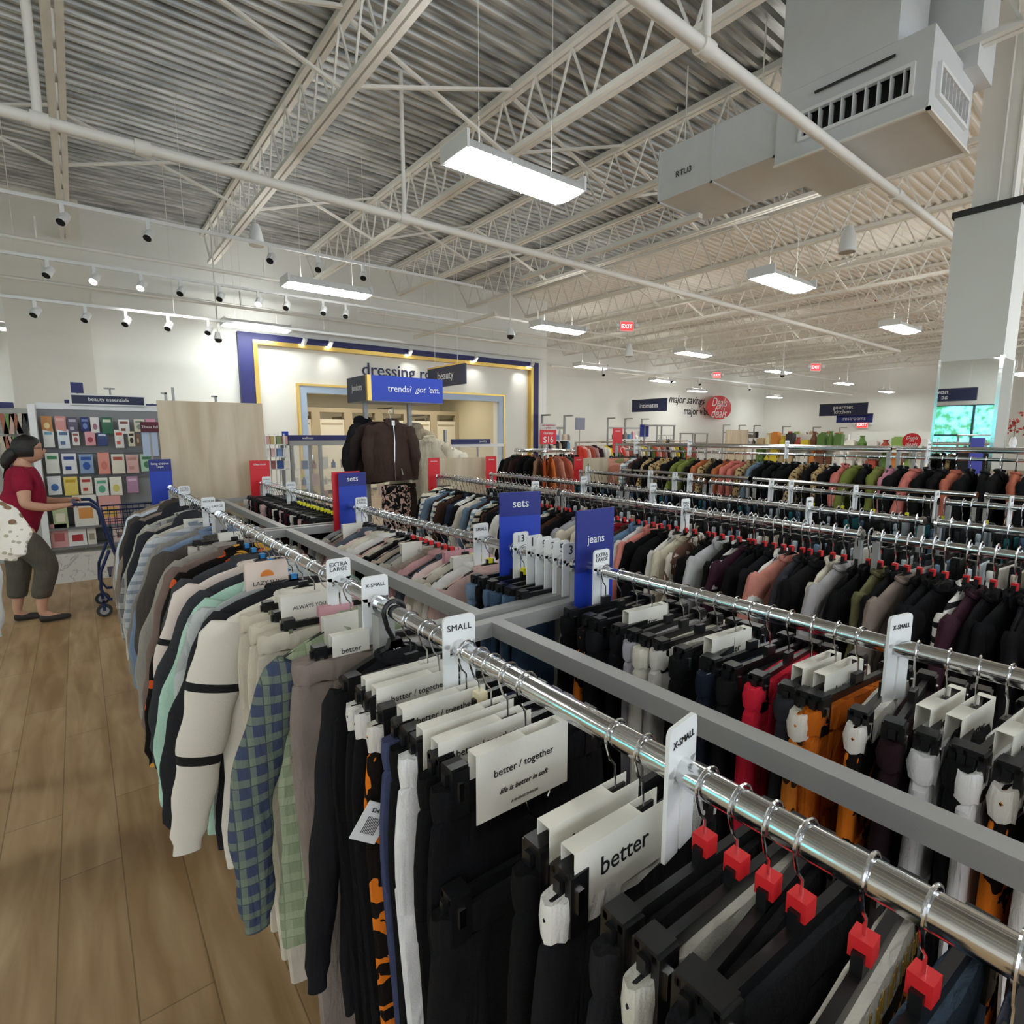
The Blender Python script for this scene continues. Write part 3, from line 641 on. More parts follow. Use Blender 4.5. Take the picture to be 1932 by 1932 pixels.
# ================================================================== RACKS
def rack(ox, oy, rz, units, gap, h, label, name='double_rail_rack', low=.12, uw=.019):
    """two parallel rails, end posts, cross bars and a centre bar; local x across, y along"""
    for (y0, y1, lb) in units:
        t = thing(name, lb, 'clothes rack', (ox, oy, 0), rz)
        for x in (0, gap):
            b = MB(); b.tube([(x, y0, h), (x, y1, h)], .0165, 20)
            b.build('rail', M_chrome, t, smooth=True)
            for y, s in ((y0, 1), (y1, -1)):
                MB().tube([(x, y, h), (x, y+s*.012, h)], .022, 16).build('rail_collar', M_chrome, t)
                MB().box((x-uw, y-s*.0, .03), (x+uw, y+s*uw*2, h-.02)).build('upright', M_grey, t)
                MB().box((x-.028, y-s*.006, 0), (x+.028, y+s*.044, .03)).build('foot', M_dkbar, t)
        for y, s in ((y0, 1), (y1, -1)):
            MB().box((.019, min(y, y+s*.034), h-low-.02), (gap-.019, max(y, y+s*.034), h-low+.02)).build('crossbar', M_grey, t)
        MB().box((gap/2-.019, y0+.034, h-low-.018), (gap/2+.019, y1-.034, h-low+.02)).build('center_bar', M_grey, t)
        MB().box((gap/2-.019, y0+.034, .14), (gap/2+.019, y1-.034, .17)).build('lower_bar', M_grey, t)
RH = 1.28
rack(.51, 0, 0, [(-1.0, 1.135, 'nearest grey and chrome double rail rack, running out of the picture at lower right'), (1.175, 2.93, 'second grey and chrome double rail rack, behind the extra large divider'), (2.965, 4.66, 'third double rail rack in the front line, ending at the pale wood board')], .625, RH, '')
AG, GO = -3.6, (2.285, .0)
A2 = math.atan2(2.585-2.285, 4.2); 
rack(2.285, 0, -A2, [(-1.4, .75, 'chrome double rail rack at the right edge with red-marked hangers'), (.79, 2.6, 'chrome double rail rack behind the jeans sign'), (2.64, 4.42, 'chrome double rail rack ending at two red clearance signs')], .585, RH, '', low=.2, uw=.011)
A3 = math.atan2(.32, 3.6)
rack(3.8, 0, -A3, [(-1.2, .9, 'third-row chrome rail rack at the right edge'), (.94, 2.5, 'third-row chrome rail rack with several white dividers'), (2.54, 4.12, 'third-row chrome rail rack ending at a red clearance sign and wood board')], .6, RH, '', low=.2, uw=.011)
A4 = 0.0
rack(5.0, 0, 0, [(-1.2, 1.5, 'tall chrome rail rack of coats nearest the pillar'), (1.54, 4.35, 'tall chrome rail rack of coats with a red sign at its far end')], .6, 1.55, '', low=.2, uw=.013)

# ================================================================== HANGERS
def hook_pts(n=9, r=.0205, zb=-.07):
    p = [(r*math.cos(R(a)), 0, r*math.sin(R(a))) for a in [-35+(235*i/n) for i in range(n+1)]]
    return p+[(-.012, 0, -.028), (-.002, 0, -.04), (0, 0, zb)]
def hook_mb(b, wire=.0018, n=5, zb=-.07, k=9): b.tube(hook_pts(k, zb=zb), wire, n)
def arms(b, w=.19, drop=.07, th=.011):
    rings = []
    for i in range(-7, 8):
        u = i/7; x = u*w; z = -.082-drop*abs(u)**1.25; hh = .017-.006*abs(u)
        rings.append([(x, -th/2, z+hh/2), (x, th/2, z+hh/2), (x, th/2, z-hh/2), (x, -th/2, z-hh/2)])
    b.loft(rings); b.cbox((0, 0, -.078), (.028, th, .03))
def clipbar(b, w=.15): b.box((-w, -.005, -.104), (w, .005, -.088)); b.cbox((0, 0, -.08), (.03, .01, .022))
def clip_mb(b, x): 
    b.box((x-.014, -.016, -.152), (x+.014, -.007, -.082)); b.box((x-.014, .007, -.152), (x+.014, .016, -.082)); b.box((x-.014, -.013, -.09), (x+.014, .013, -.078))
def spring_mb(b, x): b.box((x-.0045, -.0185, -.127), (x+.0045, -.016, -.1))
CUBE = {'red': mat('red_size_cube', '#d8262b', rough=.4, bump=.02), 'blue': mat('blue_size_cube', '#2a7fc0', rough=.4, bump=.02), 'yellow': mat('yellow_size_cube', '#e8e02e', rough=.4, bump=.02), 'cream': mat('cream_size_cube', '#e0d3ae', rough=.4, bump=.02), 'none': None}
def top_hanger(cube=None):
    t = thing('clothes_hanger', 'x', 'hanger')
    b = MB(); hook_mb(b, n=6, k=12); b.build('hook', M_chrome, t, smooth=True)
    b = MB(); arms(b); b.build('shoulder_bar', M_black, t)
    if cube: MB().cbox((0, 0, -.068), (.017, .017, .017)).build('size_cube', CUBE[cube], t)
    return t
def clip_hanger(cube=None):
    t = thing('clip_hanger', 'x', 'hanger')
    b = MB(); hook_mb(b, n=6, k=12, zb=-.078); b.build('hook', M_chrome, t, smooth=True)
    b = MB(); clipbar(b); b.build('clip_bar', M_black, t)
    for x in (-.13, .13):
        b = MB(); clip_mb(b, x); c = b.build('clip', M_black, t); b = MB(); spring_mb(b, x); b.build('clip_spring', M_chrome, c)
    if cube: MB().cbox((0, 0, -.068), (.019, .019, .021)).build('size_cube', CUBE[cube], t)
    return t
def far_hanger(kind, cube):
    b = MB(); b.m(0); (arms(b) if kind == 'top' else (clipbar(b), clip_mb(b, -.13), clip_mb(b, .13))); b.m(1); hook_mb(b, .0026, 4, k=6)
    b.m(2); b.cbox((0, 0, -.066), (.016, .016, .016)) if cube else b.cbox((0, 0, -.07), (.008, .008, .012))
    o = b.build('clothes_hanger' if kind == 'top' else 'clip_hanger', [M_black, M_chrome, CUBE[cube] if cube else M_black]); tag(o, 'x', 'hanger'); return o
_H = {}
def place_hanger(kind, cube, near, loc, rz, label, group):
    key = (kind, cube, near)
    if key in _H: return dup(_H[key], loc, rz, label, group)
    o = (top_hanger(cube) if kind == 'top' else clip_hanger(cube)) if near else far_hanger(kind, cube)
    _H[key] = o; o.location = loc; o.rotation_euler = (0, 0, rz); o['label'] = label; o['group'] = group; return o

# ================================================================== GARMENTS
def foldf(rnd):
    p = [rnd.uniform(0, 6.3) for _ in range(4)]
    return lambda x, z: (math.sin(21*x+p[0]+3*z)*.5+math.sin(43*x+p[1]-4*z)*.3+math.sin(9*x+p[2]+7*z)*.35)
def g_body(b, rnd, L=.66, th=.03, neck=True, wide=1.0, n=34):
    ff = foldf(rnd); ph = rnd.uniform(0, 6); rings = []
    lev = [(-.082, .062, .55), (-.094, .068, .8), (-.104, .1, .9), (-.118, .145, 1), (-.138, .185, 1), (-.165, .205, 1)]
    k = 11
    for i in range(k): z = -.2-(L-.2)*i/(k-1); lev.append((z, .205+.03*(i/(k-1))+.006*math.sin(ph+i*1.3), 1.0))
    lev.append((-L-.006, .225, .8))
    for z, w, t in lev:
        amp = .018*min(1, max(0, (-z-.13)/.35)); r = []
        for q in range(n):
            a = 2*math.pi*q/n; c, s_ = math.cos(a), math.sin(a)
            x = w*wide*c; y = th*t*math.copysign(abs(s_)**.7, s_)*(.75+.25*abs(s_))
            y += amp*ff(x, z)+(.003*math.sin(31*x+z*60+ph) if s_ > 0 else .003*math.sin(37*x-z*50))
            r.append((x, y, z+(.012*math.sin(x*14+ph) if z < -L+.05 else 0)))
        rings.append(r)
    b.loft(rings)
def g_sleeve(b, rnd, s, L=.66, th=.55, r0=.068, spread=.0):
    p0 = rnd.uniform(0, 6); pts = []; rs = []; k = 22; spread = .05*(L > .72)
    for i in range(k+1):
        u = i/k; x = .168+.085*math.sin(min(1, u*1.7)*math.pi/2)+spread*u+.012*math.sin(p0+u*5); z = -.15-.035*min(1, u*3)-(L-.17)*u; y = .012*math.sin(p0+u*7)-.006
        pts.append((s*x, y, z)); rs.append((r0*(1-.42*u))*(1+.07*math.sin(u*25+p0)) if u < .93 else r0*.45)
    rs[0] = r0*.7; b.tube(pts, rs, 16, flat=th)
def g_collar(b, rnd, kind):
    if kind == 'hood':
        rings = []
        for i, (z, w, t) in enumerate([(-.15, .11, .03), (-.11, .115, .05), (-.075, .10, .058), (-.05, .075, .05), (-.04, .035, .03)]):
            rings.append([(w*math.cos(a), .028+t*math.sin(a), z-.025*max(0, -math.sin(a))) for a in [2*math.pi*q/16 for q in range(16)]])
        b.loft(rings)
    elif kind == 'shirt':
        for s in (-1, 1): b.add([(0, -.034, -.125), (s*.02, -.04, -.09), (s*.07, -.02, -.075), (s*.075, -.032, -.108), (s*.045, -.042, -.135)], [(0, 1, 2, 3, 4)] if s > 0 else [(4, 3, 2, 1, 0)])
        b.tube([(-.07, -.01, -.082), (-.03, .022, -.072), (.03, .022, -.072), (.07, -.01, -.082)], .011, 6)
    else:
        pts = [(.07*math.cos(a), .030*math.sin(a)-.004, -.088-.018*max(0, -math.sin(a))) for a in [2*math.pi*q/16 for q in range(17)]]; b.tube(pts, .008, 6)
def g_pants(b, rnd, L=1.02, elastic=True, th=.024, wide=1.0, n=40):
    ff = foldf(rnd); w0 = .165*wide; rings = []
    zs = [-.108, -.112, -.125, -.145, -.155, -.165, -.2, -.25, -.31, -.37]
    for i, z in enumerate(zs):
        w = [w0-.006, w0, w0+.004, w0, w0-.008, w0+.004, w0+.008, w0+.012, w0+.013, w0+.01][i]; r = []
        for q in range(n):
            a = 2*math.pi*q/n; c, s_ = math.cos(a), math.sin(a); x = w*c
            y = th*(.55 if i == 0 else 1)*math.copysign(abs(s_)**.55, s_)
            if abs(c) > .86: y *= 1.35
            if elastic and z > -.16: y += .0035*math.sin(x*190)*(1 if s_ > 0 else -1)
            y += .01*ff(x, z)*min(1, (-z-.1)/.15); r.append((x, y, z))
        rings.append(r)
    b.loft(rings)
    for s in (-1, 1):
        rings = []; p0 = rnd.uniform(0, 6)
        for i in range(11):
            u = i/10; z = -.33-(L-.33)*u; cx = s*(.088-.01*u)*wide; w = (.09-.022*u)*wide; r = []
            for q in range(16):
                a = 2*math.pi*q/16; x = cx+w*math.cos(a); y = th*.95*math.copysign(abs(math.sin(a))**.7, math.sin(a))+.011*ff(x, z)+.008*math.sin(p0+u*6); r.append((x, y, z))
            rings.append(r)
        b.loft(rings)
def g_jean_pocket(b): 
    for s in (-1, 1): b.box((s*.04, .0285, -.30), (s*.13, .0305, -.19))
    b.box((-.02, -.03, -.15), (-.012, -.027, -.11)); 
def top_thing(name, L, SL, collar, sd, wide=1.0, extra=None):
    rnd = random.Random(sd); t = thing(name, 'x', 'top')
    b = MB(); g_body(b, rnd, L, wide=wide); b.build('body', [M_cream], t, smooth=True)
    for s in (-1, 1): b = MB(); g_sleeve(b, rnd, s, SL); b.build('sleeve', [M_cream], t, smooth=True)
    b = MB(); g_collar(b, rnd, collar); b.build('hood' if collar == 'hood' else 'collar', [M_cream], t, smooth=True)
    return t
def pants_thing(name, L, sd, elastic=True, wide=1.0, jeans=False):
    rnd = random.Random(sd); t = thing(name, 'x', 'trousers')
    b = MB(); g_pants(b, rnd, L, elastic, wide=wide); b.build('trouser_body', [M_cream], t, smooth=True)
    b = MB(); pts = []
    n = 40
    for q in range(n+1):
        a = 2*math.pi*q/n; c, s_ = math.cos(a), math.sin(a); pts.append((.167*wide*c, .0285*math.copysign(abs(s_)**.5, s_)*(1.3 if abs(c) > .86 else 1), -.128+.003*math.sin(q*2.1)))
    rings = [[(x, y, z+.022) for x, y, z in pts[:-1]], [(x*1.012, y*1.15+(.003*math.sin(i*2.3) if elastic else 0), z) for i, (x, y, z) in enumerate(pts[:-1])], [(x, y, z-.024) for x, y, z in pts[:-1]]]
    b.loft(rings); b.build('waistband', [M_cream], t, smooth=True)
    return t
def far_mesh(kind, sd):
    rnd = random.Random(sd); b = MB()
    if kind == 'top': g_body(b, rnd, .62, th=.02, n=20); [g_sleeve(b, rnd, s, .62) for s in (-1, 1)]; g_collar(b, rnd, ['crew', 'shirt', 'crew'][sd % 3]); nm = 'knit_top'
    elif kind == 'coat': g_body(b, rnd, .8, th=.03, n=20, wide=1.05); [g_sleeve(b, rnd, s, .72, r0=.075) for s in (-1, 1)]; g_collar(b, rnd, ['crew', 'shirt'][sd % 2]); nm = 'jacket'
    else: g_pants(b, rnd, 1.0, sd % 2 == 0, th=.018, n=26); nm = 'trousers'
    o = b.build(nm, [M_cream], None, smooth=True); tag(o, 'x', {'top': 'top', 'coat': 'jacket'}.get(kind, 'trousers')); return o
_G = {}; _rr = random.Random(4)
def place_garment(kind, sd, mats, loc, rz, label, group=None, sy=1.0, near=False, name=None, **kw):
    key = (kind, sd, near, name)
    if key not in _G:
        if near: o = top_thing(name or 'knit_top', kw.get('L', .66), kw.get('SL', .66), kw.get('collar', 'crew'), sd, kw.get('wide', 1)) if kind == 'top' else pants_thing(name or 'trousers', kw.get('L', 1.02), sd, kw.get('elastic', True), kw.get('wide', 1))
        else: o = far_mesh(kind, sd)
        _G[key] = o; o.location = loc; o.rotation_euler = (0, 0, rz)
    else: o = dup(_G[key], loc, rz)
    o['label'] = label
    if group: o['group'] = group
    elif 'group' in o: del o['group']
    o.scale = (kw.get('sx', 1), sy, kw.get('sz', 1))
    if not isinstance(mats, (list, tuple)): mats = [mats]
    tg = o.children if near else [o]
    for c in tg:
        m = mats[0]
        if c.name.startswith('waistband') or c.name.startswith('sleeve'): m = mats[min(1, len(mats)-1)]
        setm(c, [m])
    return o

# ---- special patterned cloth
def block_mat(name, base, dark, bands, zcut, xcut=None):
    """colour-blocked cloth: dark below zcut, dark bands at heights"""
    m = mat(name, base, rough=.9, bump=.2, bscale=300); nt, b = nodes(m)
    tc = mk(nt, 'ShaderNodeTexCoord'); sx = mk(nt, 'ShaderNodeSeparateXYZ'); nt.links.new(tc.outputs['Object'], sx.inputs[0]); Z = sx.outputs[2]; f = None
    zz = math_n(nt, 'ADD', Z, math_n(nt, 'MULTIPLY', sx.outputs[0], .35))
    if zcut is not None: f = math_n(nt, 'MULTIPLY', math_n(nt, 'LESS_THAN', Z, zcut), math_n(nt, 'GREATER_THAN', sx.outputs[0], xcut))
    for z, h in bands:
        g = math_n(nt, 'LESS_THAN', math_n(nt, 'ABSOLUTE', math_n(nt, 'SUBTRACT', zz, z)), h/2); f = g if f is None else math_n(nt, 'MAXIMUM', f, g)
    nt.links.new(mixc(nt, f, lin(base), lin(dark)), b.inputs['Base Color']); return m
blush = '#e8d9cf'; M_blush = block_mat('blush_black_block', blush, '#141416', [], -.27, -.12); M_blushs = block_mat('blush_sleeve_bands', blush, '#141416', [(-.42, .022), (-.56, .022)], None)
M_crm = block_mat('cream_black_block', '#e3ddd0', '#141416', [], -.25, -.1); M_crms = block_mat('cream_sleeve_bands', '#e3ddd0', '#141416', [(-.40, .025), (-.62, .03)], None)
def letter_mat(name, base, ink, z0, sc=1):
    m = mat(name, base, rough=.9, bump=.3, bscale=260); return m
F = fabric
plaidm = F('#93a083', 'plaid', '#bcc4a6', '#7c8a70', sc=.6); plaidn = F('#46506a', 'plaid', '#8c9a7c', '#2b3148', sc=.55)
flor = F('#171412', 'floral', '#d4582a', '#d9a03c'); hallo = F('#17120e', 'blocks', '#e0791f', sc=.8)
BLK = '#131315'
FR = 'the front rail'
near_list = [  # y, kind, collar/elastic, mats, L, label
 (4.55,'top','crew',['#8d7f72'],.66,'dusty brown top at the far end of the front rail'),
 (4.44,'top','shirt',['#b6aba0'],.68,'pale greige shirt second from the far end of the front rail'),
 (4.33,'top','crew',['#ccd3df'],.70,'pale bluish white sweatshirt at the far end of the front rail'),
 (4.22,'top','hood',['#4a4440'],.66,'dark brown hooded top at the far end of the front rail'),
 (4.11,'top','crew',['#8f8175'],.70,'taupe long-sleeve top behind the first extra large divider'),
 (4.00,'top','hood',['#2c2d33'],.66,'charcoal hoodie directly behind the first extra large divider'),
 (3.82,'top','crew',['#b5b2a8'],.74,'long greige top in front of the first extra large divider'),
 (3.72,'top','shirt',[('#77777a','plaid','#c9c9c6')],.66,'grey checked shirt near the first extra large divider'),
 (3.60,'top','crew',['#a9a49a'],.78,'stone grey tunic midway to the medium divider'),
 (3.50,'top','hood',['#33343a'],.64,'dark slate hoodie midway to the medium divider'),
 (3.40,'top','crew',['#c9c3b8'],.76,'oatmeal long top just behind the medium divider'),
 (3.28,'top','shirt',[('#c3c7cc','hstripe','#98a1ad')],.66,'blue grey striped shirt touching the medium divider'),
 (3.10,'top','crew',['#8d8a84'],.72,'mid grey top between the medium and large dividers'),
 (2.98,'top','shirt',[('#5e7290','denim','#8ea2bd')],.70,'faded blue denim shirt beside the large divider'),
 (2.84,'top','crew',['#55504c'],.66,'dark taupe top just in front of the large divider'),
 (2.73,'pants','e',['#c9c4b9'],1.0,'light grey fleece trousers clipped just after the large divider'),
 (2.62,'top','crew',['#9b968d'],.74,'warm grey pullover after the light grey trousers'),
 (2.51,'top','crew',['#7c6a62'],.68,'brown ribbed top before the floral one'),
 (2.40,'top','shirt',['FLOR'],.74,'black long-sleeve top with orange and yellow flowers'),
 (2.29,'top','crew',['#45464a'],.66,'charcoal crew neck beside the black floral top'),
 (2.16,'top','crew',['BLUSH','BLUSHS'],.70,'blush sweatshirt with a black block and black sleeve bands'),
 (2.05,'top','shirt',['#3a3c40'],.62,'dark grey shirt behind the mint sweater'),
 (1.95,'top','crew',['#b5d8c6'],.76,'pale mint green sweatshirt on the front rail'),
 (1.86,'top','hood',[('#a9aeae','blocks','#bfc3c1')],.62,'mottled grey hooded top with blue size cube'),
 (1.78,'top','crew',['#2a2a2d'],.60,'black top hanging before the cream colour-block sweatshirt'),
 (1.68,'top','crew',['CRM','CRMS'],.72,'cream sweatshirt with curved black sleeve bands'),
 (1.575,'pants','e',['#cfc7b6'],1.0,'beige fleece trousers, farthest of the three beige pairs'),
 (1.475,'pants','e',['#d3cbb9'],1.0,'beige fleece trousers, middle of the three beige pairs'),
 (1.385,'pants','e',['#cbc3b2'],1.0,'beige fleece trousers, nearest of the three beige pairs'),
 (1.30,'top','shirt',['PLAID','PLAID2'],.80,'sage and navy plaid flannel shirt with frayed hem'),
 (1.165,'pants','s',['#8c8078'],1.15,'taupe wide-leg sweatpants beside the plaid shirt'),
 (1.06,'top','crew',['#1f1f22'],.52,'black long-sleeve top on the thick black hook hanger'),
 (.985,'pants','s',[BLK],1.0,'black trousers just in front of the thick black hook'),
 (.915,'pants','e',[BLK,'#dddbd6'],1.0,'black trousers with a pale ribbed waistband, the farther pair'),
 (.870,'pants','e',[BLK,'#e2e0dc'],1.0,'black trousers with white ribbed waistband below the better together card'),
 (.815,'pants','e',['HALLO','#dedbd2'],1.0,'black and orange patterned trousers with a white waistband'),
 (.775,'pants','e',['#454b6b'],1.0,'slate blue fleece joggers'),
 (.735,'pants','s',[BLK],1.0,'black trousers between the slate blue joggers and the white-waist pair'),
 (.700,'pants','e',['#e9e9ea','#f0f0f0'],1.0,'white fleece joggers with bulky waist'),
 (.655,'pants','s',['#111113'],1.02,'black trousers second behind the frontmost better together card'),
 (.610,'pants','s',['#131316'],1.05,'black trousers under the largest better together card'),
 (.43,'pants','s',['#111113'],1.05,'black trousers under the farther card left of the blurred divider'),
 (.385,'pants','e',['#1b1b1e','#e7e5e1'],1.0,'black joggers with white ribbed waist left of the blurred divider'),
 (.300,'pants','s',['#222225'],1.0,'black trousers on the first red-marked hanger'),
 (.262,'pants','e',['#2b2b2e','#cfcdc2'],1.0,'dark trousers with cream ribbed waist on the second red-marked hanger'),
 (.228,'pants','s',['#202023'],1.0,'black trousers on the third red-marked hanger'),
 (.196,'pants','s',['#26272b'],1.0,'charcoal trousers on the fourth red-marked hanger'),
 (.142,'pants','e',['HALLO','#dedbd2'],1.0,'orange and black trousers with white waistband and gold letters'),
 (.098,'pants','s',[('#2b3a4c','denim','#49596b')],1.0,'dark denim jeans on the last red-marked hanger'),
 (.045,'pants','s',[('#3d4250','denim','#5d6474')],1.0,'grey blue jeans at the bottom right corner'),
]
SPEC = {'FLOR': flor, 'BLUSH': M_blush, 'BLUSHS': M_blushs, 'CRM': M_crm, 'CRMS': M_crms, 'PLAID': plaidm, 'PLAID2': plaidn, 'HALLO': hallo}
def getm(c):
    if isinstance(c, tuple): return fabric(c[0], c[1], c[2])
    return SPEC.get(c) or fabric(c)
rn = random.Random(8); vn = 0
for (y, kind, sub, ms, L, lb) in near_list:
    vn += 1; rz = rn.uniform(-.07, .07)+(.06 if y > 1.7 else -.02); x = .51
    sp = y < .45
    nm = {'hood': 'hoodie', 'shirt': 'shirt', 'crew': 'sweatshirt'}[sub] if kind == 'top' else ('joggers' if sub == 'e' else 'trousers')
    ms = [getm(c) for c in ms]
    th = .62 if (kind == 'top') else (.55 if y > 1.1 else .42)
    if y < .31: th = .36
    place_garment(kind, 100+(vn % 4 if kind == 'pants' else vn % 6)+(10 if sub == 'hood' else 20 if sub == 'shirt' else 0), ms, (x, y, RH), rz, lb, near=True, name=nm, L=L+.24 if kind == 'top' and y > 1.31 else L+.1, SL=L+.12 if y > 1.2 else L-.04, sx=(1.16 if y > 1.31 else .92 if y > 1.2 else .66) if kind == 'top' else (1.22 if 1.3 < y < 1.7 else 1), collar=sub, elastic=(sub == 'e'), sy=th*1.3*(1.5 if abs(y-1.165) < .01 else 1), wide=1.12 if abs(y-1.165) < .01 else 1)
    if abs(y-1.06) < .01: continue
    cube = 'blue' if 1.72 < y < 2.5 and kind == 'top' else 'red' if y < .31 and y > .06 else 'cream' if .72 < y < .76 else None
    place_hanger('top' if kind == 'top' else 'clip', cube, True, (x, y, RH), rz, 'black plastic %s holding the %s' % ('hanger' if kind == 'top' else 'clip hanger', ' '.join(lb.split()[:9])), 'hangers on the front rail')

t = thing('clothes_hanger', 'black hanger with a thick black hook, marked XS', 'hanger', (.51, 1.06, RH))
b = MB(); b.tube([(.024*math.cos(R(a)), 0, .024*math.sin(R(a))) for a in range(-40, 201, 20)]+[(-.016, 0, -.035), (-.004, 0, -.06), (0, 0, -.09)], .0055, 8); b.build('hook', M_black, t, smooth=True)
b = MB(); b.prism([(-.012, -.06), (.012, -.06), (.03, -.10), (-.03, -.10)], -.008, .008); arms(b, .125, .04, .016); b.build('shoulder_bar', M_black, t); text('XS', M_txtw, (0, -.0095, -.085), w=.018, parent=t, ext=.0003)
place_garment('pants', 102, [fabric('#19191b')], (.51, .580, RH-.165), -.02, 'black trousers hung one level lower in front of the largest card', near=True, name='trousers', L=1.0, elastic=False, sy=.55, sx=1.12)
o = place_hanger('clip', None, True, (.51, .580, RH-.165), -.02, 'black clip hanger hooked below another, under the largest card', 'hangers on the front rail'); o.scale = (1.15, 1, 1)
# gold print on the white waistband
t0 = next(o for o in COL.objects if o.get('label', '').startswith('orange and black trousers with white'))
b = MB()
for k in range(9):
    x = -.14+.034*k
    for q in range(3): b.box((x+q*.008, -.034, -.142+.004*q), (x+q*.008+.004, -.0325, -.118+.004*q))
b.build('gold_print', mat('gold_ink', '#a8842a', rough=.5, bump=.01), t0)

# ---- long rails: every garment and hanger its own object
NAMES = {}
def rail_fill(items, pos, rzb, rail, kindname, near, cube, sy, group, rnd, kind='top', hk='top', cubes=None, drop=1.0, sz=1.0):
    """items: list of (y, (colour name, material spec[, second material]))"""
    n = len(items)
    for i, (y, it) in enumerate(items):
        cn, ms = it[0], [getm(c) for c in it[1:]]
        a = items[i+1][1][0] if i+1 < n else None; c = items[i-1][1][0] if i else None
        if a and c and a != c: lb = '%s %s between %s and %s on %s' % (cn, kindname, a, c, rail)
        elif a and c: lb = '%s %s between two %s ones on %s' % (cn, kindname, a, rail)
        else: lb = '%s %s at the %s end of %s' % (cn, kindname, 'near' if a else 'far', rail)
        lb = ' '.join(lb.split()[:16]) if len(lb.split()) <= 16 else '%s %s next to a %s one on %s' % (cn, kindname, a or c, rail)
        loc = pos(y); rz = rzb+rnd.uniform(-.13, .13)
        nm = {'top': 'knit_top', 'coat': 'jacket', 'pants': 'trousers'}[kind]
        place_garment(kind, i % 5 if not near else 300+i % 5, ms, (loc[0], loc[1], loc[2]-.085*(drop-1)), rz, lb, group, sy=sy*rnd.uniform(.9, 1.15), near=near, name=nm if near else None, sx=rnd.uniform(.93, 1.05), sz=rnd.uniform(.92, 1.06)*sz, L=.7 if kind == 'top' else 1.0, SL=.68)
        cb = cubes(i) if cubes else cube
        h_ = place_hanger(hk, cb, near, loc, rz, 'black hanger holding the %s' % ' '.join(lb.split()[:11]), 'hangers on '+rail); h_.scale = (1, 1, drop)
def spaced(y0, y1, n, rnd, gaps=()):
    ys = []; 
    for i in range(n):
        y = y0+(y1-y0)*(i+.5)/n+rnd.uniform(-.25, .25)*(y1-y0)/n
        if not any(a < y < b for a, b in gaps): ys.append(y)
    return ys
r1 = random.Random(31)
# rail D, from near to far
W_ = '#dedcd7'
Dl = [(-.10, ('dark navy', '#20242e')), (-.06, ('taupe', '#8f7b6c')), (-.02, ('beige', '#b49a7d')), (.02, ('white', '#ecebe9')), (.07, ('fluffy white', '#e9e7e3')), (.115, ('black and orange', 'HALLO', '#e4e1da')), (.155, ('bulky white', '#efeff0')), (.195, ('black', BLK)), (.235, ('bulky pale grey', '#e1e1e4')), (.28, ('maroon-black', '#2a1a20')), (.325, ('black with white waistband', 'HALLO', '#e6e3dc')),
      (.37, ('orange', ('#c96a1c', 'blocks', '#a4500f'))), (.41, ('orange leopard', ('#cf7a2b', 'leopard', '#3a2412'), '#e6e0d6')), (.455, ('dark grey', '#303136')), (.50, ('bright red', '#d2253c')), (.54, ('black', '#1a1a1c')), (.58, ('dark navy', '#1c2431')), (.62, ('light denim', ('#8fa5b8', 'denim', '#b9c8d4'))), (.665, ('black', BLK)), (.71, ('pale quilted', '#d5d2cc')), (.755, ('cream', '#ddd9ca')), (.80, ('lavender grey', '#b5b3bd')), (.85, ('black', '#18181b')), (.90, ('black', '#1f1f22')), (.955, ('black with orange print', 'HALLO', BLK)), (1.01, ('black', BLK))]
rail_fill(Dl, lambda y: (1.135, y, RH), .0, 'the jeans-sign rail', 'trousers', True, None, .62, 'trousers on the jeans-sign rail', r1, 'pants', 'clip', cubes=lambda i: 'blue' if i == 3 else None)
# rail C (y 1.2 - 2.8)
Cl = []
for y, it in zip([1.21, 1.25, 1.29, 1.33, 1.37, 1.42, 1.47], [('dark denim', ('#2f4258', 'denim', '#4e6680'))]*2+[('mid blue denim', ('#41597a', 'denim', '#6d86a3')), ('dark denim', ('#2f4258', 'denim', '#4e6680')), ('mid blue denim', ('#41597a', 'denim', '#6d86a3')), ('black', BLK), ('faded denim', ('#5b7696', 'denim', '#8ba1b8'))]): Cl.append((y, it))
rail_fill(Cl, lambda y: (1.135, y, RH), 0, 'the numbered-divider rail', 'jeans', True, None, .66, 'jeans beside the numbered dividers', r1, 'pants', 'clip', cubes=lambda i: 'yellow' if i in (4,) else None)
cs = [('stone', '#b9b3a8'), ('beige quilted', '#c7b5a3'), ('blush pink', '#dbb9b0'), ('cream', '#d9d2c4'), ('dusty pink', '#c79a9a'), ('grey', '#8f8f90'), ('black', BLK), ('white', '#e6e4e0'), ('pale pink', '#e4cbc5'), ('taupe', '#96877c'), ('black', '#202024'), ('oatmeal', '#cfc5b4'), ('cream', '#dad3c3'), ('slate', '#5c6470')]
Cm = [(y, cs[(i*5+2) % len(cs)]) for i, y in enumerate(spaced(1.55, 2.78, 24, r1))]
rail_fill(Cm, lambda y: (1.135, y, RH), .0, 'the sets-sign rail', 'top', True, None, .62, 'tops on the sets-sign rail', r1, 'top', 'top', cubes=lambda i: 'red' if 4 < i < 12 else 'yellow' if i < 3 else None)
C3 = [(y, [('black', BLK), ('maroon', '#4a1f28'), ('black', '#222226'), ('light pink', '#dcb9b6'), ('black', BLK), ('cream', '#d8d3c8')][i % 6]) for i, y in enumerate(spaced(3.02, 4.55, 24, r1))]
rail_fill(C3, lambda y: (1.135, y, RH), .0, 'the far clearance rail', 'trousers', True, None, .7, 'trousers on the far clearance rail', r1, 'pants', 'clip', cubes=lambda i: 'yellow' if i < 12 else None)
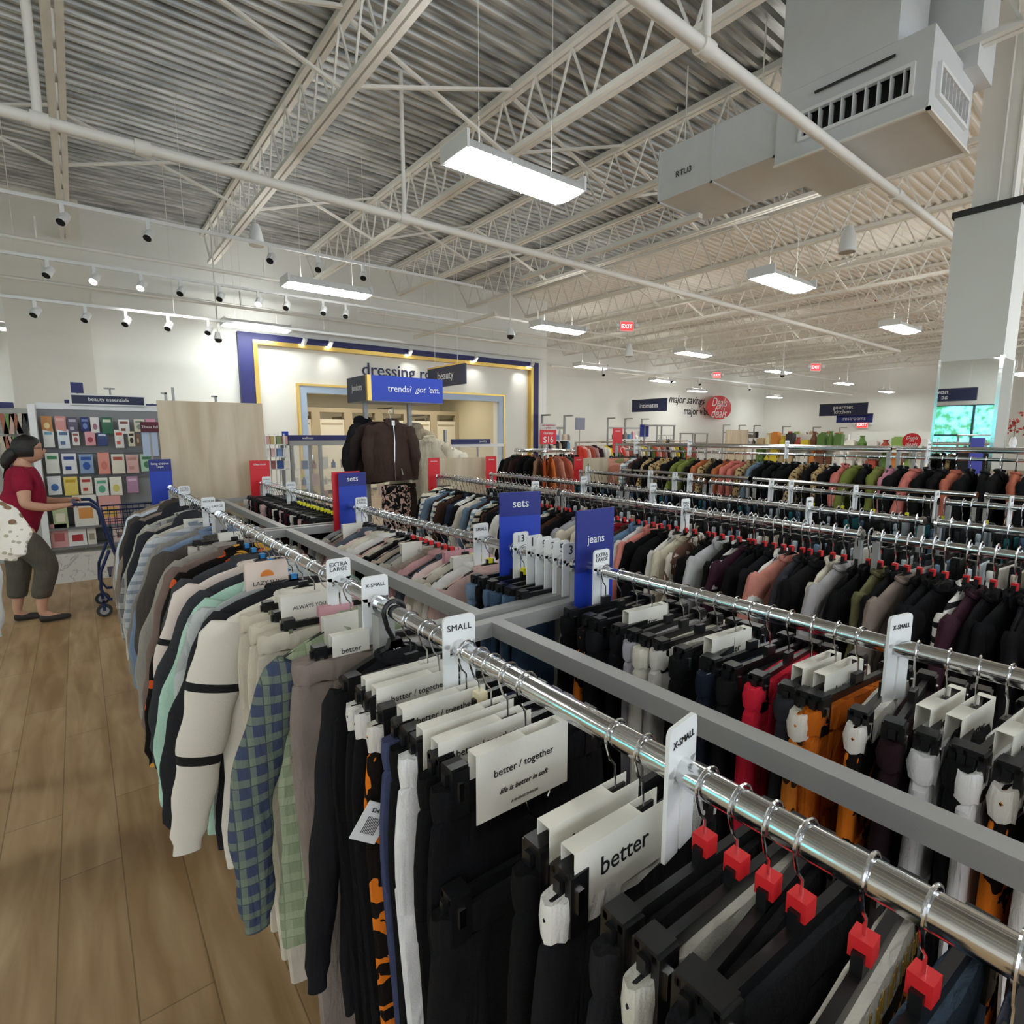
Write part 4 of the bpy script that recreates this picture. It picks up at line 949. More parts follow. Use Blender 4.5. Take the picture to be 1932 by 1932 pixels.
# rack 2
def pos2(dx): 
    return lambda y: (2.285+dx*math.cos(A2)+y*math.sin(A2), -dx*math.sin(A2)+y*math.cos(A2), RH)
gp = [('black', BLK), ('white', '#e9e7e2'), ('black', '#141417'), ('black', '#19191c'), ('taupe', '#8a7c72'), ('black', BLK), ('cream', '#d8d1bf'), ('charcoal', '#3b3b40'), ('black', '#1b1b1e'), ('dark plum', '#3e2430'), ('pale grey', '#bfbfc0'), ('black', BLK), ('brown', '#4f3b30'), ('black', '#1f1f21'), ('salmon', '#cf8a7c'), ('black', '#151517'), ('zebra striped', ('#e5e2dc', 'hstripe', '#1d1d1f')), ('black', BLK), ('olive', '#6b6a4a'), ('light grey', '#a8a5a6')]
g_near = [(y, gp[(i*7+3) % 20] if r1.random() < .8 else ('black', BLK)) for i, y in enumerate(spaced(-.35, 1.50, 44, r1))]
g_mid = ['#9c9aa6', '#a9a7ab', '#d9d0bb', BLK, '#ddd5c0', ('#cdb9ae', 'leopard', '#7a5548'), '#e5e2de', '#8d1f2b', '#4b3228', '#66819f', '#dad9d6', '#d9897c', BLK, BLK, '#e1ded8', '#d5cfb9', ('#6c4f44', 'blocks', '#d9cfc3')]
gmn = ['lavender grey', 'mid grey', 'cream', 'black', 'ivory', 'cow print', 'white', 'dark red', 'dark brown', 'blue', 'pale grey', 'salmon pink', 'black', 'black', 'off-white', 'sand', 'brown swirl print']
ym = [2.42-(2.42-1.56)*i/(len(g_mid)-1) for i in range(len(g_mid))]
g_mid = [(y, (n_, c)) for y, n_, c in zip(ym, gmn, g_mid)][::-1]
gf = [('black', BLK), ('white', '#efede8'), ('blue striped', ('#e8eaea', 'hstripe', '#6f8ba5')), ('light blue striped', ('#dfe6ea', 'hstripe', '#85a3b5')), ('brown', '#4a352b'), ('white', '#ecebe6'), ('cream', '#dcd4c4'), ('dark brown', '#3b2c26'), ('black', BLK), ('navy', '#2b3448'), ('black', '#151517'), ('denim blue', '#6d8297'), ('cream striped', ('#e2d9c4', 'hstripe', '#3a3a3a'))]
g_far = [(y, gf[(i*4) % 13]) for i, y in enumerate(spaced(2.50, 4.34, 36, r1))]
rail_fill(g_near+g_mid+g_far, pos2(0), -A2, 'the red-cubed rail', 'top', False, None, .62, 'tops on the red-cubed rail', r1, 'top', 'top', cubes=lambda i: 'red' if i < 72 else None, drop=1.5)
hp = [('black', BLK), ('grey denim', ('#8fa0ad', 'denim', '#c0cad0')), ('white', '#dedcd8'), ('blue denim', ('#4f6b88', 'denim', '#7d95ab')), ('black', BLK), ('pale denim', ('#a9b9c4', 'denim', '#d0d9de')), ('charcoal', '#37383c'), ('beige', '#c5b9a2')]
rail_fill([(y, hp[(i*3) % 8]) for i, y in enumerate(spaced(-.35, 4.3, 78, r1))], pos2(.585), -A2, 'the rail of jeans behind it', 'trousers', False, None, .6, 'trousers on the second long rail', r1, 'pants', 'clip', drop=1.5)
def pos3(dx): return lambda y: (3.8+dx*math.cos(A3)+y*math.sin(A3), -dx*math.sin(A3)+y*math.cos(A3), RH)
ip = [('dark denim', ('#2b3a4e', 'denim', '#4c627a')), ('black', BLK), ('black', '#202023'), ('grey denim', ('#7b8a96', 'denim', '#a9b5bc')), ('black', BLK), ('teal', '#1f5a62')]
rail_fill([(y, ip[(i*5) % 6]) for i, y in enumerate(spaced(.1, 4.05, 62, r1))], pos3(0), -A3, 'the many-divider rail', 'jeans', False, None, .6, 'jeans on the many-divider rail', r1, 'pants', 'clip', cubes=lambda i: 'yellow' if 8 < i < 26 and i % 3 == 0 else None, drop=1.4)
jp = {'k': ('black', BLK), 's': ('salmon', '#c9766b'), 'l': ('leopard print', ('#b49a6e', 'leopard', '#4a3826')), 'o': ('olive', '#77803f'), 'g': ('grey green', '#5d6b66'), 'p': ('pink', '#d58fa6'), 'r': ('rust', '#b56a45'), 't': ('terracotta', '#b86a55'), 'd': ('denim', '#6d8191'), 'w': ('white striped', ('#e6e8e8', 'hstripe', '#8fa3b0')), 'b': ('dark brown', '#4a2f27'), 'm': ('mauve', '#9b6a76')}
seq = 'mskgktkkktkkskpokosklklkkkkdlssrklrkookllklkb w'.replace(' ', '')
ys = [.35+(4.1-.35)*(i+.5)/len(seq) for i in range(len(seq))]
rail_fill([(y, jp[c]) for y, c in zip(ys, seq)], lambda y: (5.0, y, 1.49), 0, 'the coat rail', 'jacket', False, None, .85, 'coats on the tall rail', r1, 'coat', 'top')
# lower arm bar that carries the coats below the high rail
t = thing('coat_bar', 'grey bar below the tall chrome rail carrying the coats', 'clothes bar', (5.0, 0, 0)); MB().tube([(0, .02, 1.49), (0, 4.2, 1.49)], .012, 10).build('bar', M_chrome, t, smooth=True)
b = MB()
for y in (.1, 1.55, 3.0, 4.15): b.tube([(0, y, 1.49), (0, y, 1.55)], .008, 6)
builds(b, 'drop_hook', M_chrome, t)

# ================================================================== DIVIDERS, RAIL SIGNS, CARDS
def divider(x, y, z, txt, label, rz=0, w=.074, h=.175, blur=False):
    t = thing('size_divider', label, 'size divider', (x, y, z), rz)
    w *= .86; b = MB(); b.prism(rrect(w, .06, .009, cz=.031), -.0025, .0025); b.box((-w/2, -.0025, -.012), (-.019, .0025, .01)); b.box((.019, -.0025, -.012), (w/2, .0025, .01))
    b.box((-w/2, -.0025, .0), (w/2, .0025, .009)) if False else None
    b.build('plate', M_white, t)
    b = MB(); b.box((-w/2, -.0025, -h+.075), (-.003, .0025, -.012)); b.box((.003, -.0025, -h+.075), (w/2, .0025, -.012)); builds(b, 'lower_tab', M_white, t)
    if txt: text(txt, M_txtk, (0, -.0032, .04), w=min(.048, .011*max(len(l) for l in txt.split('\n'))+.003), parent=t, ext=.0004, space=1.05)
    return t
for y, s_, lb in [(4.0, 'EXTRA\nLARGE', 'extra large size divider farthest along the front rail'), (3.19, 'MEDIUM', 'medium size divider on the front rail'), (2.95, 'LARGE', 'large size divider in front of the medium one'), (1.38, 'EXTRA\nLARGE', 'large clear extra large divider above the pink card'), (1.155, 'X-SMALL', 'x-small divider at the front rail break'), (.80, 'SMALL', 'small divider nearest the camera on the front rail'), (.335, 'X-SMALL', 'tilted white divider beside the first red size cube')]:
    divider(.51, y, RH, s_, lb, rz=-.1 if y == .80 else (.12 if y < .4 else 0))
for y, s_, lb in [(1.62, 'SMALL', 'small divider on the sets-sign rail'), (1.39, '13', 'size 13 divider on the nearer sets sign'), (1.32, '11', 'size 11 divider right of the 13'), (1.275, '9', 'size 9 divider behind the 7'), (1.235, '7', 'size 7 divider between the 9 and 5'), (1.195, '5', 'size 5 divider left of the jeans sign'), (1.155, '3', 'size 3 divider touching the jeans sign'), (1.03, 'EXTRA\nLARGE', 'extra large divider in front of the jeans sign'), (2.70, 'EXTRA\nLARGE', 'extra large divider in front of the farther sets sign'), (.31, 'X-SMALL', 'tall white divider on the jeans-sign rail'), (3.9, 'SMALL', 'small divider on the far clearance rail'), (4.52, 'SMALL', 'small divider against the far clearance sign')]:
    divider(1.135, y, RH, s_, lb, rz=-.25 if y == .31 else 0)
def div_on(posf, ys, who, txt='MEDIUM', z=RH):
    for k, y in enumerate(ys):
        p = posf(y); divider(p[0], p[1], z, txt if isinstance(txt, str) else txt[k], 'white %s divider, %s along %s' % ((txt if isinstance(txt, str) else txt[k]).lower(), ['nearest', 'second', 'third', 'fourth', 'fifth', 'sixth', 'seventh', 'eighth', 'ninth', 'tenth'][k], who), rz=-A2)
div_on(pos2(0), [2.9, 1.62], 'the red-cubed rail', ['LARGE', 'SMALL'])
div_on(pos2(.585), [3.05, 2.35, 1.30], 'the second long rail', ['LARGE', 'LARGE', 'SMALL'])
div_on(pos3(0), [.62, .95, 1.39, 1.82, 1.97, 2.7, 2.86, 3.14, 4.0], 'the many-divider rail', ['16', '14', '12', '10', '9', '7', '5', '3', '1'])
div_on(lambda y: (5.0, y, 1.55), [4.05, 3.35, 2.35, 1.30], 'the coat rail', ['SMALL', 'MEDIUM', 'LARGE', 'EXTRA'], 1.55)
def rail_sign(x, y, z0, z1, txt, label, red=False, w=.155, rz=0, tw=.07):
    t = thing('rail_sign', label, 'sign', (x, y, 0), rz); zm = z0+(z1-z0)*(.76 if not red else .9)
    if red:
        MB().box((-w/2, -.003, z0), (w/2, .003, z1)).build('red_card', M_red, t); text(txt, M_txtw, (0, -.0045, z1-.03), w=tw, parent=t, ext=.0005)
    else:
        MB().box((-w/2, -.003, z0), (w/2, .003, zm)).build('blue_card', M_blue, t); MB().box((-w/2, -.003, zm), (w/2, .003, z1)).build('dark_blue_header', M_blued, t)
        text(txt, M_txtw, (0, -.0045, (zm+z1)/2), w=tw, parent=t, ext=.0005)
    MB().box((-.006, .003, (0 if y > 4 else 1.0) if z0 > .9 else .6), (.006, .012, z1-.03)).build('clip_post', M_grey, t)
    return t
rail_sign(1.155, 1.075, .70, 1.45, 'jeans', 'tall bright blue jeans sign at the rail break', tw=.07)
rail_sign(1.165, 1.43, 1.13, 1.47, 'sets', 'bright blue tilted sets sign behind the 13 divider', tw=.06, rz=-.22)
rail_sign(1.155, 2.86, 1.16, 1.46, 'sets', 'bright blue sets sign with a red card behind it', tw=.06)
rail_sign(1.135, 2.875, 1.16, 1.47, '', 'red card edge showing behind the farther sets sign', red=True) if False else None
t = thing('rail_sign', 'red card mostly hidden behind the farther sets sign', 'sign', (1.13, 2.885, 0)); MB().box((-.077, -.003, 1.14), (.077, .003, 1.465)).build('red_card', M_red, t)
rail_sign(1.135, 4.70, 1.16, 1.46, 'clearance', 'red clearance sign left of centre, right of the large wood board', red=True, w=.15, tw=.09)
rail_sign(.465, 4.75, 1.12, 1.485, 'long-sleeve\ntops', 'bright blue long-sleeve tops sign at the front rail end', tw=.11, w=.14)
rail_sign(2.60, 4.47, 1.14, 1.45, 'clearance', 'red clearance sign at the left edge of the low wood board', red=True, w=.12, tw=.07)
rail_sign(3.24, 4.44, 1.14, 1.45, 'clearance', 'red clearance sign at the right edge of the low wood board', red=True, w=.13, tw=.07)
rail_sign(4.20, 4.17, 1.12, 1.43, 'clearance', 'red clearance sign left of the small wood board', red=True, w=.13, tw=.07)
rail_sign(5.13, 4.44, 1.45, 1.74, 'clearance', 'red clearance sign at the far end of the coat rail', red=True, w=.17, tw=.09)
def board(x0, x1, y, z0, z1, label):
    t = thing('wood_end_board', label, 'end panel', (0, y, 0)); MB().box((x0, -.012, z0), (x1, .012, z1)).build('panel', M_board, t)
    b = MB()
    for x in (x0+.05, x1-.05): b.box((x-.015, .012, 0), (x+.015, .04, z1-.05))
    builds(b, 'support_leg', M_grey, t)
a = at(295, 755, y=4.86); c = at(494, 762, y=4.86); board(a.x, c.x, 4.86, .1, a.z, 'large pale wood board at the end of the front rack')
t = thing('board_bracket', 'three small steel hooks above the large wood board', 'bracket', (0, 4.9, 0)); 
b = MB()
for px, h_ in ((313, .06), (327, .1), (407, .05)): x = at(px, 750, y=4.9).x; b.box((x-.008, -.01, .3), (x+.008, .01, a.z+h_)); b.box((x-.03, -.01, a.z+h_-.01), (x+.008, .01, a.z+h_)) if h_ < .1 else None
b.build('slotted_post', M_grey, t)
board(2.66, 3.24, 4.55, .1, 1.44, 'low pale wood board between two red clearance signs')
board(4.40, 4.80, 4.3, .1, 1.405, 'small pale wood board beside the pink floral skirt')
def card(y, lines, label, x=.515, dx=-.06, w=.165, h=.075, m=None, z=RH, rz=-.03, tw=.11, yo=-.017, th=.012):
    m = m or M_paper; t = thing('hanger_card', label, 'card', (x, y, z), rz)
    yb = yo+.02; b = MB(); b.box((dx-w/2, yo-.001, -.058-h), (dx+w/2, yo, -.058)); b.box((dx-w/2, yo, -.059), (-.032, yb, -.058)); b.box((.034, yo, -.059), (dx+w/2, yb, -.058)) if dx+w/2 > .034 else None; b.box((dx-w/2, yb, -.058-h*.6), (dx+w/2, yb+.001, -.058))
    b.build('folded_card', m, t)
    for k, (s_, tw_, zz, sh) in enumerate(lines): text(s_, M_txtk if k < 2 else mat('grey_ink', '#5b5b58', rough=.7, bump=.01), (dx, yo-.0016, -.058-zz*h), w=tw_, parent=t, ext=.0003, shear=sh)
    return t
BT = [('better / together', .11, .38, 0), ('life is better in soft', .09, .66, .3), ('A VINTAGE THREADS', .05, .88, 0)]
card(.606, BT, 'largest better together card, frontmost of the pile on black trousers', h=.105, w=.17, dx=-.035, yo=-.030)
card(.652, BT, 'better together card directly behind the largest one', w=.17); card(.697, BT, 'third better together card back from the largest one', w=.17)
card(.772, BT, 'card with only its top edge showing behind the third card', w=.16)
card(.866, BT, 'better together card above the white ribbed waistband', w=.165); card(.911, BT, 'better together card farther back, left of the small divider', w=.165)
card(1.16, [('better', .045, .5, 0), ('together', .04, .75, .3)], 'small cream better card below the x-small divider', w=.085, dx=-.07)
card(.426, [('better', .08, .45, 0)], 'blurred cream card, left one of the pair near the tilted divider', w=.15); card(.381, [('better', .08, .45, 0)], 'blurred cream card, right one of the pair near the tilted divider', w=.16)
card(1.465, [('ALWAYS YOU.', .09, .4, 0)], 'cream card reading ALWAYS YOU.', w=.15, h=.085, z=RH+.02)
card(1.38, [], 'dusty pink card beneath the ALWAYS YOU. card', m=M_pink, w=.09, dx=-.02, h=.09); card(1.29, [], 'blank cream card behind the extra large divider', w=.13, h=.08, dx=-.02)
c_ = card(1.85, [('LAZY SUN', .085, .58, 0)], 'pale LAZY SUN card with an orange half sun', w=.13, h=.115, dx=-.07, z=RH+.035, m=mat('blush_card', '#ecd9cb', rough=.7, bump=.05))
b = MB(); b.prism([(.02*math.cos(R(a)), .02*math.sin(R(a))) for a in range(0, 181, 15)], -.001, 0); o = b.build('orange_sun', mat('orange_print', '#ef8b36', rough=.6, bump=.01), c_); o.location = (-.07, -.0195, -.058-.045)
card(2.73, [], 'pale card on the light grey trousers', w=.1, h=.06, dx=.0); card(3.3, [], 'white card behind the medium divider', w=.1, h=.06)
for k, (y, x) in enumerate([(.86, 1.135), (.63, 1.135), (.44, 1.135), (.40, 1.135), (.24, 1.135), (.20, 1.135), (.14, 1.135), (.06, 1.135)]):
    card(y, [('better', .06, .5, 0)], 'cream folded card, %s back to front on the jeans-sign rail' % ['first', 'second', 'third', 'fourth', 'fifth', 'sixth', 'seventh', 'eighth'][k], x=x, w=.14, dx=-.02, rz=-.1)
card(2.62, [], 'pale card at the near side of the farther sets sign', x=1.135, w=.1, dx=-.09); card(2.0, [], 'cream card among the pink tops', x=1.135, w=.09, dx=-.09); card(1.75, [], 'pink card among the tops on the sets-sign rail', x=1.135, m=M_pink, w=.13, dx=-.02); card(1.66, [], 'cream card left of the small divider', x=1.135, w=.15, dx=-.03)
# price ticket hanging from the trousers
t = thing('price_ticket', 'white price ticket with barcode hanging at a tilt among black trousers', 'price tag', (.335, .80, 1.02), -.1); t.rotation_euler = (0, R(35), -.1)
MB().box((-.025, -.001, -.035), (.025, .001, .03)).build('ticket', M_white, t); b = MB()
for i in range(9): b.box((-.012+i*.003, -.0016, -.022), (-.0108+i*.003, -.001, .006))
b.build('barcode', M_txtk, t); text('$24.99', M_txtk, (0, -.0016, .017), w=.026, parent=t, ext=.0003)

# ================================================================== WOMAN WITH CART
def skin_fig(name, chains, m, parent=None, sub=2, root=None):
    """chains: list of [(x,y,z,r), ...]; points equal within 1 mm are shared"""
    vs = []; rs = []; es = []; idx = {}
    def vi(p):
        k = (round(p[0], 3), round(p[1], 3), round(p[2], 3))
        if k not in idx:
            idx[k] = len(vs); vs.append(p[:3]); rs.append(p[3] if isinstance(p[3], tuple) else (p[3], p[3]))
        return idx[k]
    for c in chains:
        ids = [vi(p) for p in c]; es += [(ids[i], ids[i+1]) for i in range(len(ids)-1)]
    me = bpy.data.meshes.new(name); me.from_pydata(vs, es, []); ob = bpy.data.objects.new(name, me); COL.objects.link(ob)
    ob.modifiers.new('skin', 'SKIN'); sm = ob.modifiers.new('sub', 'SUBSURF'); sm.levels = sub; sm.render_levels = sub
    for i, v in enumerate(me.skin_vertices[0].data): v.radius = rs[i]; v.use_root = (i == (root or 0))
    dg = bpy.context.evaluated_depsgraph_get(); dg.update()
    m2 = bpy.data.meshes.new_from_object(ob.evaluated_get(dg)); bpy.data.objects.remove(ob); m2.name = name
    m2.materials.clear(); m2.materials.append(m); m2.polygons.foreach_set('use_smooth', [True]*len(m2.polygons))
    o = bpy.data.objects.new(name, m2); COL.objects.link(o)
    if parent: o.parent = parent
    return o
YP = 6.38
def wp(px, py, dy=0.0, ox=0.0):
    a = at(px, py, y=YP+dy); return (a.x+ox, YP+dy, a.z)
M_skin = mat('skin', '#c99a80', rough=.55, bump=.03); M_hair = mat('dark_hair', '#17120f', rough=.5, bump=.3, bscale=120); M_tee = fabric('#8f2038'); M_trs = fabric('#5c574e')
wo = thing('person', 'dark-haired person in red tee, grey cropped trousers and glasses pushing a cart', 'person', (-.4, YP, 0)); OX = .4
def L_(p, r): return (p[0]+OX, p[1]-YP, p[2], r)
hd = wp(52, 853); hx = hd[0]
pel = (wp(32, 1000)[0], YP, .93); 
# key joints (x fwd, y: near side is -)
N = lambda x, dy, z, r: (x+OX, dy, z, r)
hipx = wp(28, 1010)[0]; chx = wp(55, 925)[0]; nkx = wp(42, 893)[0]; headx = wp(55, 850)[0]
knN = wp(100, 1065, -.09); knF = wp(48, 1085, .1)
skin_c = [
 [N(hipx, 0, .92, (.12, .135)), N(hipx+.03, 0, 1.03, (.12, .135)), N((hipx+chx)/2+.02, 0, 1.15, (.12, .135)), N(chx-.03, 0, 1.27, (.125, .15)), N(nkx, 0, 1.38, (.07, .09)), N(nkx+.01, 0, 1.43, .05), N(headx-.02, 0, 1.49, (.062, .055))],
 [N(chx-.03, 0, 1.27, (.125, .15)), N(nkx-.01, -.15, 1.335, .062), N(wp(50, 935)[0], -.22, 1.20, .052), N(wp(52, 957)[0], -.25, 1.075, .047), N(wp(90, 960)[0], -.23, 1.04, .038), N(wp(119, 952)[0], -.20, 1.045, .025)],
 [N(chx-.03, 0, 1.27, (.125, .15)), N(nkx-.01, .15, 1.335, .062), N(wp(56, 935)[0], .22, 1.20, .052), N(wp(66, 955)[0], .24, 1.08, .045), N(wp(98, 953)[0], .22, 1.05, .036), N(wp(124, 946)[0], .20, 1.055, .025)],
 [N(hipx, 0, .92, (.12, .135)), N(hipx+.02, -.09, .82, .105), N(knN[0]-.02, -.09, .52, .066), N(wp(88, 1128)[0]-.03, -.09, .20, .045), N(wp(88, 1140)[0]-.03, -.09, .09, .036), N(wp(98, 1150)[0], -.09, .045, .033), N(wp(122, 1156)[0], -.09, .03, .024)],
 [N(hipx, 0, .92, (.12, .135)), N(hipx, .09, .82, .105), N(knF[0]-.03, .09, .50, .066), N(wp(36, 1142)[0]-.01, .09, .20, .045), N(wp(36, 1155)[0]-.02, .09, .09, .036), N(wp(48, 1165)[0], .09, .04, .033), N(wp(64, 1172)[0]+.02, .09, .03, .024)]]
for sgn, bx, by in ((-1, wp(119, 952)[0], -.20), (1, wp(124, 946)[0], .20)):
    bz = 1.045 if sgn < 0 else 1.055
    for k in range(4):
        yy = by+(k-1.5)*.018
        skin_c.append([N(bx, by, bz, .025), N(bx+.055, yy, bz+.012, .014), N(bx+.085+.004*(k % 2), yy, bz+.016, .0095), N(bx+.105, yy, bz+.0, .0085), N(bx+.10, yy, bz-.024+.003*k, .0075)])
    skin_c.append([N(bx, by, bz, .025), N(bx+.03, by-sgn*.03, bz+.0, .011), N(bx+.06, by-sgn*.042, bz-.012, .0095), N(bx+.085, by-sgn*.036, bz-.02, .008)])
skin_fig('body', skin_c, M_skin, wo)
# head with face
hb = MB(); rings = []
hz = 1.535; hX = headx+OX
for i in range(15):
    t = i/14; z = hz-.115+.225*t; u = (t-.5)*2; w_ = .078*math.sqrt(max(.02, 1-abs(u)**2.6)); r = []
    for q in range(20):
        a = 2*math.pi*q/20; x = 1.18*w_*math.cos(a); y = w_*.98*math.sin(a)
        f = max(0, math.cos(a))**6
        if .1 < t < .3: x += .010*f*(1-abs(t-.2)/.1)              # chin
        if .28 < t < .40: x += .012*f*(1-abs(t-.34)/.06)          # lips
        if .40 < t < .58: x += .026*max(0, math.cos(a))**26*(1-abs(t-.46)/.12)    # nose
        if .56 < t < .68: x -= .006*f
        if t < .25: x -= .02*(1-t/.25)*max(0, -math.cos(a))
        r.append((hX+x, y, z))
    rings.append(r)
hb.loft(rings)
hb.build('head', M_skin, wo, smooth=True)
for s in (-1, 1):
    e_ = MB(); e_.lathe([(.004, -.006), (.016, -.004), (.02, .002), (.012, .008)], 10, (hX-.008, s*.077, hz-.005), 'y'); e_.build('ear', M_skin, wo, smooth=True)
    e_ = MB(); e_.lathe([(.002, -.008), (.009, -.004), (.01, .002), (.004, .006)], 10, (hX+.074, s*.03, hz+.012), 'x'); e_.build('eye', mat('eye_dark', '#1b1411', rough=.2, bump=.01), wo, smooth=True)
m_ = MB(); m_.cbox((hX+.088, 0, hz-.052), (.012, .042, .01)); m_.build('mouth', mat('lips', '#9c5a50', rough=.5, bump=.01), wo)
h_ = MB(); rings = []
for i in range(12):
    t = i/11; z = hz-.06+.19*t; u = max(-1, (z-hz-.01)/.118); w_ = .092*math.sqrt(max(.012, 1-u*u)); r = []
    for q in range(22):
        a = 2*math.pi*q/22; x = 1.2*w_*math.cos(a)-.012; y = w_*math.sin(a); lim = .035+.09*max(0, (z-hz-.02)/.09)
        x = min(x, lim); r.append((hX+x, y, z+.003*math.sin(q*3)))
    rings.append(r)
h_.loft(rings); h_.build('hair', M_hair, wo, smooth=True)
skin_fig('hair_tail', [[(hX-.07, 0, hz+.0, .06), (hX-.13, -.0, hz-.045, .055), (hX-.17, -.01, hz-.11, .045), (hX-.16, -.01, hz-.17, .02)]], M_hair, wo)
g_ = MB()
for s in (-1, 1):
    g_.T = Matrix.Translation((hX+.092, s*.034, hz+.012)); pts = [(0, .026*math.cos(R(a)), .019*math.sin(R(a))) for a in range(0, 361, 30)]; g_.tube(pts, .0028, 5); g_.T = None
    g_.tube([(hX+.09, s*.06, hz+.016), (hX+.04, s*.082, hz+.014), (hX-.02, s*.085, hz+.008)], .0025, 5)
g_.tube([(hX+.095, -.01, hz+.016), (hX+.095, .01, hz+.016)], .0025, 5); g_.build('glasses', mat('dark_frames', '#141212', rough=.3, bump=.01), wo)
skin_fig('red_tee', [[N(hipx-.02, 0, .79, (.15, .16)), N(hipx-.005, 0, .86, (.175, .185)), N(hipx+.01, 0, .93, (.185, .19)), N(hipx+.04, 0, 1.02, (.19, .185)), N((hipx+chx)/2+.05, 0, 1.12, (.165, .165)), N(chx-.02, 0, 1.26, (.15, .165)), N(nkx, 0, 1.36, (.09, .11)), N(nkx, 0, 1.40, (.065, .065))],
  [N(chx-.02, 0, 1.26, (.15, .165)), N(nkx-.01, -.15, 1.325, .078), N(wp(48, 930)[0], -.205, 1.23, .072), N(wp(50, 940)[0], -.225, 1.165, .066)],
  [N(chx-.02, 0, 1.26, (.15, .165)), N(nkx-.01, .15, 1.325, .078), N(wp(54, 930)[0], .205, 1.23, .072), N(wp(56, 940)[0], .225, 1.165, .066)]], M_tee, wo)
skin_fig('cropped_trousers', [[N(hipx+.03, 0, 1.14, (.12, .13)), N(hipx+.015, 0, 1.06, (.15, .16)), N(hipx, 0, 1.0, (.165, .17)), N(hipx-.01, 0, .9, (.176, .18))], [N(hipx-.01, 0, .9, (.176, .18)), N(hipx+.03, -.09, .80, .132), N(knN[0]-.03, -.09, .52, .098), N(wp(88, 1120)[0]-.03, -.09, .27, .078), N(wp(88, 1128)[0]-.03, -.09, .22, .076)],
  [N(hipx-.01, 0, .9, (.176, .18)), N(hipx, .09, .80, .132), N(knF[0]-.03, .09, .50, .098), N(wp(36, 1135)[0]-.01, .09, .27, .08), N(wp(36, 1142)[0]-.01, .09, .21, .076)]], M_trs, wo)
for (x0, dy) in ((wp(88, 1140)[0]-.03, -.09), (wp(36, 1155)[0]-.02, .09)):
    skin_fig('shoe', [[(x0+OX-.03, dy, .045, (.045, .042)), (x0+OX+.06, dy, .036, (.042, .035)), (x0+OX+.16, dy, .03, (.042, .026)), (x0+OX+.20, dy, .028, (.03, .02))]], mat('dark_shoe', '#2b241f', rough=.6, bump=.1), wo)
# shopping cart
M_cart = mat('dark_blue_cart', '#1d2f5c', rough=.35, metal=.3, bump=.02)
ca = thing('shopping_cart', 'dark blue high shopping cart with four small wheels', 'shopping cart', (0, YP, 0))
hx0 = wp(122, 947)[0]+.06; hx1 = wp(176, 958)[0]
for s in (-1, 1):
    y = s*.24; b = MB()
    b.tube([(hx0, y*.98, 1.055), (hx1-.02, y, 1.05), (hx1+.03, y, 1.0), (hx1+.06, y, .85), (hx1+.13, y, .55), (hx1+.17, y, .42)], .016, 8)
    b.tube([(hx1+.08, y, .62), (hx1-.0, y, .42), (hx1-.01, y, .26), (hx1+.04, y, .16), (hx1+.75, y, .14)], .013, 8); b.tube([(hx1+.13, y, .5), (hx1+.3, y, .2), (hx1+.7, y, .16)], .012, 8)
    b.build('side_frame', M_cart, ca, smooth=True)
b = MB(); b.tube([(hx0, -.235, 1.055), (hx0, .235, 1.055)], .018, 10); b.build('handle', M_cart, ca, smooth=True)
b = MB(); bx0, bx1 = hx1+.06, hx1+.62
for z, o_ in ((.98, .0), (.9, .01), (.82, .02), (.74, .03)):
    b.tube([(bx0+o_, -.22, z), (bx1-o_, -.2, z), (bx1-o_, .2, z), (bx0+o_, .22, z), (bx0+o_, -.22, z)], .004 if z != .98 else .008, 5)
for k in range(12):
    x = bx0+(bx1-bx0)*k/11
    for s in (-1, 1): b.tube([(x, s*.215, .98), (x, s*.19, .72)], .0028, 4)
    b.tube([(x, -.19, .72), (x, .19, .72)], .0028, 4)
for k in range(7):
    y = -.19+.38*k/6; b.tube([(bx1, y, .98), (bx1-.03, y, .72)], .0028, 4); b.tube([(bx0, y, .98), (bx0+.03, y, .72)], .0028, 4)
b.build('wire_basket', M_cart, ca)
b = MB(); b.box((bx0, -.2, .36), (bx1, .2, .38)); b.build('lower_tray', M_cart, ca)
for x in (hx1, hx1+.72):
    for y in (-.24, .24):
        b = MB(); b.lathe([(.02, -.014), (.058, -.014), (.062, 0), (.058, .014), (.02, .014)], 18, (x, y, .062), 'y'); w_ = b.build('wheel', mat('wheel_rubber', '#2a2c30', rough=.6, bump=.05), ca, smooth=False)
        b = MB(); b.lathe([(.004, -.017), (.036, -.016), (.036, .016), (.004, .017)], 12, (x, y, .062), 'y'); b.build('hub', mat('wheel_grey', '#9a9ca0', rough=.5, bump=.02), w_)
        b = MB(); b.box((x-.012, y-.022, .06), (x+.012, y-.017, .15)); b.box((x-.012, y+.017, .06), (x+.012, y+.022, .15)); b.box((x-.012, y-.022, .14), (x+.012, y+.022, .155)); b.build('caster_fork', M_cart, w_)

# ================================================================== BEAUTY GONDOLA
GY = 8.2
gx0, gx1 = at(68, 770, y=GY).x, 1.9; gt = at(68, 768, y=GY).z
go = thing('display_gondola', 'beauty gondola with grey shelving, white frame and marble base', 'display shelving', (0, GY, 0))
MB().box((gx0, 0, .4), (gx1, .3, gt)).build('back_panel', mat('slat_grey', '#8d8e90', rough=.6, bump=.1, bscale=30), go)
b = MB(); b.box((gx0-.06, -.32, 0), (gx0-.0, .3, gt+.02)); b.build('end_post', M_white, go)
MB().box((gx0, -.02, gt-.02), (gx1, .3, gt+.05)).build('top_rail', M_white, go)
MB().box((gx0, -.34, .0), (gx1, -.0, .33)).build('marble_base', M_marble, go)
for z in (.40, .62): MB().box((gx0, -.30, z-.02), (gx1, 0, z)).build('shelf', mat('shelf_grey', '#7b7c80', rough=.5, bump=.05), go)
